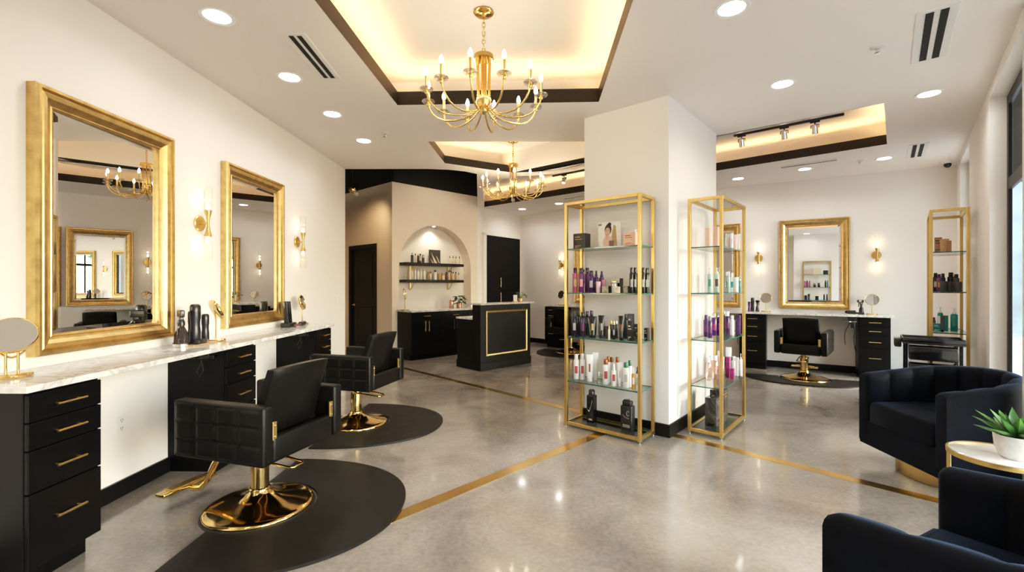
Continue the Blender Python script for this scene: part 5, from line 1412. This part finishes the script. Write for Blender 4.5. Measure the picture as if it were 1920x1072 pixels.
mb = MB(); mb.box(-DL/2-0.03, DL/2+0.06, -0.04, 0.24, hd+0.0005, hd+0.031, 0.003); mb.build('transaction_top', MARBLE, t)
mb = MB(); mb.box(-DL/2-0.015, DL/2+0.01, 0.201, DDp+0.02, 0.8005, 0.83, 0.003); mb.build('desk_top', MARBLE, t)
# things on the desk
R = Matrix.Rotation(th, 2)
q = c + R @ Vector((0.30, 0.10)); t = thing('card_holder', 'small white card in stand on the reception desk', 'card stand', (q.x,q.y,hd+0.031), th)
mb = MB(); mb.box(-0.045,0.045,0.0,0.004,0.012,0.115); mb.build('card', PM['white'], t); mb = MB(); mb.box(-0.045,0.045,-0.02,0.03,0.0,0.012,0.003); mb.build('stand_base', PM['gold'], t)
q = c + R @ Vector((0.44, 0.12)); t = thing('potted_plant', 'small sprig plant in gold pot at right end of reception desk', 'potted plant', (q.x,q.y,hd+0.031), 0)
mb = MB(); mb.lathe([(0,0),(0.030,0),(0.036,0.006),(0.038,0.055),(0.034,0.056),(0,0.05)], n=20); mb.build('pot', PM['gold'], t, 40)
leafy(t, 18, 0.10, 0.055, 9, LEAF, 0.05, 0.025)

# tall black cupboard set in the alcove wall
aD = (CORNER-AEND).normalized(); aN = Vector((aD.y, -aD.x)); tA = ang(aD)
ta, tb = on_line(909, AEND, aD), on_line(974, AEND+aN*0.03, aD)
c = AEND + aD*((ta+tb)/2) + aN*0.001; w = tb-ta; hT = 2.46
t = thing('tall_cupboard', 'tall black built in cupboard with gold pulls behind the reception desk', 'cupboard', (c.x,c.y,0), tA)
mb = MB(); mb.box(-w/2,w/2,-0.03,0,0.0,hT,0.002); mb.build('carcass', BLACKCAB, t)
xs = -w/2 + w*0.34
mb = MB(); mb.box(-w/2+0.01,xs-0.003,-0.05,-0.031,0.10,hT-0.01,0.003); mb.build('door', BLACKCAB, t)
for (za, zb, hz) in ((1.235,hT-0.01,1.40),(0.10,1.228,1.06)):
    mb = MB(); mb.box(xs+0.003,w/2-0.01,-0.05,-0.031,za,zb,0.003); dr = mb.build('door', BLACKCAB, t); bar_pull(dr, xs+0.05, -0.05, hz+0.02, 0.22, False)
mb = MB()
mb.box(-w/2-0.10,-w/2-0.001,-0.055,0,0,hT+0.04); mb.box(-w/2-0.10,w/2+0.02,-0.055,0,hT+0.001,hT+0.04); mb.box(w/2+0.001,w/2+0.02,-0.055,0,0,hT+0.001)
struct(mb.build('trim_20', WALL, None, loc=(c.x,c.y,0), rotz=tA))

# ================================================================== THINGS ON THE LEFT WORKTOP
def lpt(px, off): p0 = LW0 + NL*off; return p0 + LWD*on_line(px, p0, LWD)
def trigger_bottle(c, z, rz, label, h=0.235, w=0.085, body=None):
    t = thing('spray_bottle', label, 'spray bottle', (c.x,c.y,z), rz); r = w/2
    mb = MB(); mb.lathe([(0,0),(r*0.95,0),(r,0.004),(r,h*0.10),(r*0.86,h*0.14),(r*0.78,h*0.36),(r*0.50,h*0.48),(r*0.34,h*0.55),(r*0.34,h*0.60),(0,h*0.60)], n=28); mb.build('bottle_body', body or SMOKE, t, 40)
    mb = MB(); mb.lathe([(0,h*0.003),(r*1.01,h*0.003),(r*1.02,h*0.09),(0,h*0.091)], n=28); mb.build('base_band', CHROME if body is None else PLASTIC, t, 40)
    mb = MB(); mb.lathe([(r*0.42,h*0.57),(r*0.44,h*0.66),(r*0.30,h*0.74),(0,h*0.75)], n=16); mb.box(-0.016,0.016,-0.055,0.030,h*0.80,h,0.007,3); mb.box(-0.011,0.011,-0.02,0.015,h*0.68,h*0.82,0.004)
    mb.tube([(0,-0.030,h*0.82),(0,-0.040,h*0.72),(0,-0.036,h*0.60),(0,-0.048,h*0.52)], 0.006, 8); mb.cyl((0,-0.055,h*0.92),(0,-0.068,h*0.92),0.009,n=10); mb.build('trigger_head', PLASTIC, t, 40)
    return t
SMOKE = mat('smoked_glass', (0.035,0.030,0.028), 0.08, 0.3, var=0.3, scale=12)
def can(c, z, rz, label, w, h, m, name='styling_bottle'):
    t = thing(name, label, 'bottle', (c.x,c.y,z), rz); r = w/2
    mb = MB(); mb.lathe([(0,0),(r*0.95,0),(r,0.003),(r*1.0,h*0.30),(r*0.88,h*0.42),(r*0.88,h*0.55),(r*1.0,h*0.66),(r*0.98,h*0.80),(0,h*0.80)], n=24); mb.build('bottle_body', m, t, 40)
    mb = MB(); mb.lathe([(r*0.98,h*0.802),(r*0.98,h*0.94),(r*0.80,h*0.985),(r*0.60,h),(0,h)], n=24); mb.build('cap', PLASTIC, t, 40)
TV = TH_L
q = lpt(340, 0.17); trigger_bottle(q, HC, TV+2.4, 'smoked glass trigger spray bottle right of the wide left mirror', 0.26, 0.105)
NAVYB = mat('navy_bottle', (0.012,0.012,0.024), 0.3, var=0.3)
# tray and what stands on it
q = lpt(371, 0.20); t = thing('tray', 'thin gold tray under two dark bottles on the left worktop', 'tray', (q.x,q.y,HC), TV)
mb = MB(); mb.box(-0.13,0.13,-0.065,0.065,0.0,0.012,0.003); mb.build('tray_body', pm('traygold', (0.55,0.40,0.22), 0.35, 0.6), t)
q = lpt(366, 0.20); can(q, HC+0.0125, TV, 'tall dark navy styling bottle on gold tray by the wide left mirror', 0.070, 0.285, NAVYB)
q = lpt(358, 0.115); can(q, HC+0.0125, TV, 'slim black bottle half hidden behind the tall navy bottle', 0.040, 0.23, PM['black'])
q = lpt(385, 0.17); can(q, HC+0.0125, TV, 'shorter dark navy bottle beside gold vanity mirror on left worktop', 0.052, 0.205, NAVYB)
q = lpt(377.5, 0.245); t = thing('hair_clipper', 'small black hair clipper lying on the gold tray', 'hair clipper', (q.x,q.y,HC+0.0125), TV+0.2)
mb = MB(); mb.box(-0.07,0.045,-0.019,0.019,0,0.030,0.010,3); mb.build('clipper_body', PLASTIC, t, 40); mb = MB(); mb.box(0.046,0.066,-0.021,0.021,0.004,0.022,0.002); mb.build('blade', CHROME, t)
q = lpt(405, 0.20); stand_mirror(q, HC, TV+0.95, 'gold round vanity mirror on left worktop between wide mirror and sconce mirror', 0.245, 0.085, 0.45, oval=0.95)
q = lpt(22, 0.17); stand_mirror(q, HC, math.radians(38), 'gold twin stem vanity mirror at near left edge, cropped by the picture', 0.20, 0.092, 0.55, True)
# far station: flat iron holder, brush, mirror
q = lpt(541, 0.14); t = thing('iron_holder', 'black flat iron holder with two upright irons, right of second left mirror', 'hair tool holder', (q.x,q.y,HC), TV)
mb = MB(); mb.box(-0.075,0.075,-0.05,0.05,0.0,0.045,0.008); mb.build('holder_base', PLASTIC, t)
for k, (x, a) in enumerate(((-0.035,-0.10),(0.025,-0.16))):
    mb = MB(); M = Matrix.Translation((x,0,0.04)) @ Matrix.Rotation(a,4,'Y'); mb.box(-0.018,0.018,-0.022,0.022,0.0,0.23,0.008,3, M=M); mb.box(-0.022,-0.019,-0.018,0.018,0.03,0.20,0.001, M=M); mb.build('flat_iron', GLOSSBLK if k else PLASTIC, t, 40)
q = lpt(563, 0.20); t = thing('hair_brush', 'black round hair brush lying flat beside far gold vanity mirror', 'hair brush', (q.x,q.y,HC), TV+0.1)
mb = MB(); mb.tube([(-0.15,0,0.016),(-0.10,0,0.017),(-0.02,0,0.016),(0.0,0,0.018)], [0.010,0.013,0.010,0.016], 12); mb.build('brush_handle', pm('rosewood', (0.10,0.05,0.04), 0.35), t, 60); mb = MB(); mb.cyl((0.0,0,0.022),(0.12,0,0.022),0.0215,n=20); mb.build('bristle_barrel', PLASTIC, t, 40)
q = lpt(567, 0.26); t = thing('tray', 'thin copper tray with hair brush at far end of left worktop', 'tray', (q.x,q.y,HC), TV)
q = lpt(566.5, 0.13); stand_mirror(q, HC, TV+0.15, 'gold round vanity mirror near far end of the left worktop', 0.245, 0.083, 0.25)
bpy.data.objects.remove(t)

# ================================================================== THINGS ON THE RIGHT AND BACK WORKTOPS
def rpt(px, off): p0 = WC + NR1*off; return p0 + R1D*on_line(px, p0, R1D)
def bpt(px, off): p0 = BEND + NR2*off; return p0 + R2D*on_line(px, p0, R2D)
q = rpt(1635, 0.20); stand_mirror(q, HC, TH_R1-0.05, 'gold vanity mirror at right end of the right worktop', 0.22, 0.085, 0.2, oval=1.0)
q = rpt(1436, 0.18); stand_mirror(q, HC, TH_R1-0.1, 'gold vanity mirror on right worktop beside right column rack', 0.225, 0.085, 0.2)
q = rpt(1615, 0.18); trigger_bottle(q, HC, TH_R1-1.0, 'black trigger spray bottle beside gold vanity mirror on right worktop', 0.215, 0.072, PM['black'])
q = rpt(1420, 0.16); trigger_bottle(q, HC, TH_R1+0.6, 'dark trigger spray bottle left of gold vanity mirror by right column rack', 0.185, 0.060, PM['deeppurple'])
q = rpt(1411, 0.14); can(q, HC, TH_R1, 'tall dark bottle beside the right column rack on right worktop', 0.055, 0.225, NAVYB)
q = rpt(1405, 0.20); can(q, HC, TH_R1, 'short dark bottle behind right post of the right column rack', 0.045, 0.16, PM['plum'])
q = rpt(1601, 0.30); t = thing('hair_dryer', 'black hair dryer lying on right worktop near the spray bottle', 'hair dryer', (q.x,q.y,HC), TH_R1)
mb = MB(); mb.cyl((-0.085,0,0.032),(0.02,0,0.032),0.026,0.031,n=20); mb.tube([(0.0,0.0,0.025),(0.05,0.01,0.018),(0.12,0.02,0.016)], 0.015, 10); mb.build('dryer_body', PLASTIC, t, 40)
mb = MB(); mb.cyl((-0.11,0,0.032),(-0.086,0,0.032),0.015,0.024,n=16); mb.build('nozzle', GLOSSBLK, t, 40)
q = rpt(1598, CDR-0.06); t = thing('dryer_holder', 'black and chrome hair dryer holder hanging under the right worktop', 'tool holder', (q.x,q.y,HC-0.03), TH_R1)
mb = MB(); mb.box(-0.05,0.05,-0.03,0.03,-0.06,0.0,0.006); mb.box(-0.02,0.03,-0.025,0.025,-0.17,-0.06,0.010); mb.build('holder_body', PLASTIC, t, 40)
mb = MB(); mb.tube([(-0.06+0.045*math.cos(a),-0.02+0.03*math.sin(a),-0.075) for a in [2*PI*k/16 for k in range(16)]], 0.006, 8, closed=True); mb.box(-0.10,0.05,-0.035,-0.025,-0.082,-0.068,0.002); mb.build('chrome_ring', CHROME, t, 60)
def cord(pts, label):
    mb = MB(); P_ = [Vector(p) for p in pts]; sm = []
    for i in range(len(P_)-1):
        p0, p1, p2, p3 = P_[max(i-1,0)], P_[i], P_[i+1], P_[min(i+2,len(P_)-1)]
        for k in range(6):
            u = k/6; sm.append(0.5*((2*p1)+(p2-p0)*u+(2*p0-5*p1+4*p2-p3)*u*u+(3*p1-p0-3*p2+p3)*u**3))
    sm.append(P_[-1]); mb.tube(sm, 0.0045, 6); tag(mb.build('power_cord', RUBBER, None, 60), label, 'cord')
def rz3(px, off, z): q = rpt(px, off); return (q.x,q.y,z)
cord([rz3(1594,0.36,0.80),rz3(1590,0.33,0.74),rz3(1585,0.28,0.66),rz3(1583.5,0.22,0.56),rz3(1585,0.18,0.45)], 'thin black cord dangling under right worktop left of dryer holder')
cord([rz3(1601,0.37,0.76),rz3(1602,0.36,0.66),rz3(1601,0.34,0.55),rz3(1603,0.30,0.42),rz3(1605,0.22,0.36),rz3(1603,0.18,0.44)], 'black dryer cord hanging beside the right drawer cabinet')
cord([rz3(1381,0.30,0.86),rz3(1376,0.25,0.72),rz3(1378,0.22,0.58),rz3(1386,0.2,0.60),rz3(1385,0.22,0.74),rz3(1383,0.2,0.5),rz3(1384,0.1,0.35)], 'looped black cord under worktop seen through right column rack')
q = bpt(1052, 0.20); stand_mirror(q, HC, TH_R2-0.1, 'gold vanity mirror on far back worktop, left of left column rack', 0.225, 0.09, 0.22)
q = r2(1.2, 0.2); stand_mirror(q, HC, TH_R2+0.1, 'gold vanity mirror on back worktop, visible only in left mirrors', 0.225, 0.09, 0.2)
q = r2(1.42, 0.16); can(q, HC, TH_R2, 'black bottle on back worktop, visible only in left mirrors', 0.06, 0.24, PM['black'])
q = r2(1.52, 0.18); can(q, HC, TH_R2, 'short black bottle on back worktop, visible only in left mirrors', 0.05, 0.18, PM['black'])

# ---- black rolling trolley
q = Vector((4.02, 4.36)); th = math.radians(-38)
t = thing('salon_trolley', 'black rolling salon trolley with open top tray behind the velvet armchair', 'trolley', (q.x,q.y,0), th)
W_, D_, Z_ = 0.40, 0.32, 0.845
for sx in (-1,1):
    for sy in (-1,1):
        mb = MB(); mb.box(sx*(W_/2-0.012)-0.012, sx*(W_/2-0.012)+0.012, sy*(D_/2-0.012)-0.012, sy*(D_/2-0.012)+0.012, 0.075, Z_-0.03, 0.004); mb.build('post', GLOSSBLK, t)
        mb = MB(); mb.cyl((sx*(W_/2-0.03)-0.012,sy*(D_/2-0.03),0.034),(sx*(W_/2-0.03)+0.012,sy*(D_/2-0.03),0.034),0.033,n=20); mb.box(sx*(W_/2-0.03)-0.018,sx*(W_/2-0.03)+0.018,sy*(D_/2-0.03)-0.018,sy*(D_/2-0.03)+0.018,0.05,0.08,0.004); mb.build('caster', PLASTIC, t, 40)
mb = MB(); mb.box(-W_/2-0.02,W_/2+0.02,-D_/2-0.02,D_/2+0.02,Z_-0.045,Z_-0.028,0.006)
for (x0,x1,y0,y1) in ((-W_/2-0.02,W_/2+0.02,-D_/2-0.02,-D_/2-0.006),(-W_/2-0.02,W_/2+0.02,D_/2+0.006,D_/2+0.02),(-W_/2-0.02,-W_/2-0.006,-D_/2,D_/2),(W_/2+0.006,W_/2+0.02,-D_/2,D_/2)): mb.box(x0,x1,y0,y1,Z_-0.03,Z_+0.012,0.005)
for y in (-0.055,0.06): mb.box(-W_/2,W_/2,y-0.006,y+0.006,Z_-0.03,Z_+0.002,0.003)
mb.build('top_tray', GLOSSBLK, t, 40)
mb = MB(); mb.box(-W_/2-0.075,-W_/2-0.021,-0.08,0.08,Z_-0.09,Z_-0.005,0.010); mb.build('side_pocket', PLASTIC, t, 40)
for k in range(4):
    z1 = Z_-0.065 - k*0.165
    mb = MB(); mb.box(-W_/2+0.03,W_/2-0.03,-D_/2-0.004,D_/2-0.02,z1-0.13,z1,0.008); dr = mb.build('drawer', GLOSSBLK, t, 40)
    mb = MB(); mb.box(-W_/2+0.04,W_/2-0.04,-D_/2-0.020,-D_/2-0.004,z1-0.022,z1-0.006,0.005); mb.build('drawer_lip', PLASTIC, dr, 40)
mb = MB(); mb.box(-W_/2,W_/2,-D_/2,D_/2,0.08,0.10,0.006); mb.build('bottom_shelf', GLOSSBLK, t, 40)

# ================================================================== LIGHT, WORLD, CAMERA
w = bpy.data.worlds.new('World'); scene.world = w; w.use_nodes = True
nt = w.node_tree; bg = nt.nodes['Background']
sky = nt.nodes.new('ShaderNodeTexSky'); sky.sky_type = 'NISHITA'; sky.sun_disc = False; sky.sun_elevation = math.radians(38); sky.sun_rotation = math.radians(120); sky.air_density = 1.2; sky.dust_density = 2.5
nt.links.new(sky.outputs[0], bg.inputs[0]); bg.inputs[1].default_value = 4.2
def portal(c, n, w_, h_, z):
    l = bpy.data.lights.new('window_portal', 'AREA'); l.shape = 'RECTANGLE'; l.size = w_; l.size_y = h_; l.cycles.is_portal = True
    o = bpy.data.objects.new('window_portal', l); COL.objects.link(o)
    M = Vector((-n.x,-n.y,0)).to_track_quat('Z','Y').to_matrix().to_4x4(); o.matrix_world = Matrix.Translation((c.x,c.y,z)) @ M
for (p0, d, s0, s1, n, z0, z1) in ((WC,-E1,3.32,4.78,NW,0.12,2.95),(WC,-E1,0.47,1.66,NW,0.12,2.97),(S1,Vector((0,-1)),0.35,3.6,Vector((-1,0)),0.1,2.9),(S2,(lw(-1.7)-S2).normalized(),0.5,2.4,Vector((0,1)),0.1,2.9)):
    portal(p0 + d*(s0+s1)/2 - n*0.20, n, s1-s0, z1-z0, (z0+z1)/2)

cam = bpy.data.cameras.new('Camera'); co = bpy.data.objects.new('Camera', cam); COL.objects.link(co)
cam.sensor_width = 36; cam.lens = 36*F/1920; cam.shift_y = -2.0/1920; cam.clip_start = 0.05
co.location = (0,0,H); co.rotation_euler = (PI/2,0,0); scene.camera = co
scene.cycles.use_denoising = True; scene.cycles.use_adaptive_sampling = True; scene.cycles.adaptive_threshold = 0.015
scene.cycles.max_bounces = 10; scene.cycles.diffuse_bounces = 6; scene.cycles.glossy_bounces = 6; scene.cycles.transmission_bounces = 6; scene.cycles.transparent_max_bounces = 24
scene.cycles.sample_clamp_indirect = 8.0; scene.cycles.caustics_reflective = False; scene.cycles.caustics_refractive = False
scene.view_settings.view_transform = 'Standard'; scene.view_settings.look = 'None'
scene.view_settings.exposure = -0.02
scene.view_settings.use_curve_mapping = True          # soft highlight shoulder
cm = scene.view_settings.curve_mapping; cc = cm.curves[3]
cm.extend = 'EXTRAPOLATED'
cc.points.new(0.05, 0.043); cc.points.new(0.30, 0.295); cc.points.new(0.65, 0.595); cc.points[-1].location = (1.0, 0.80)
cm.update()
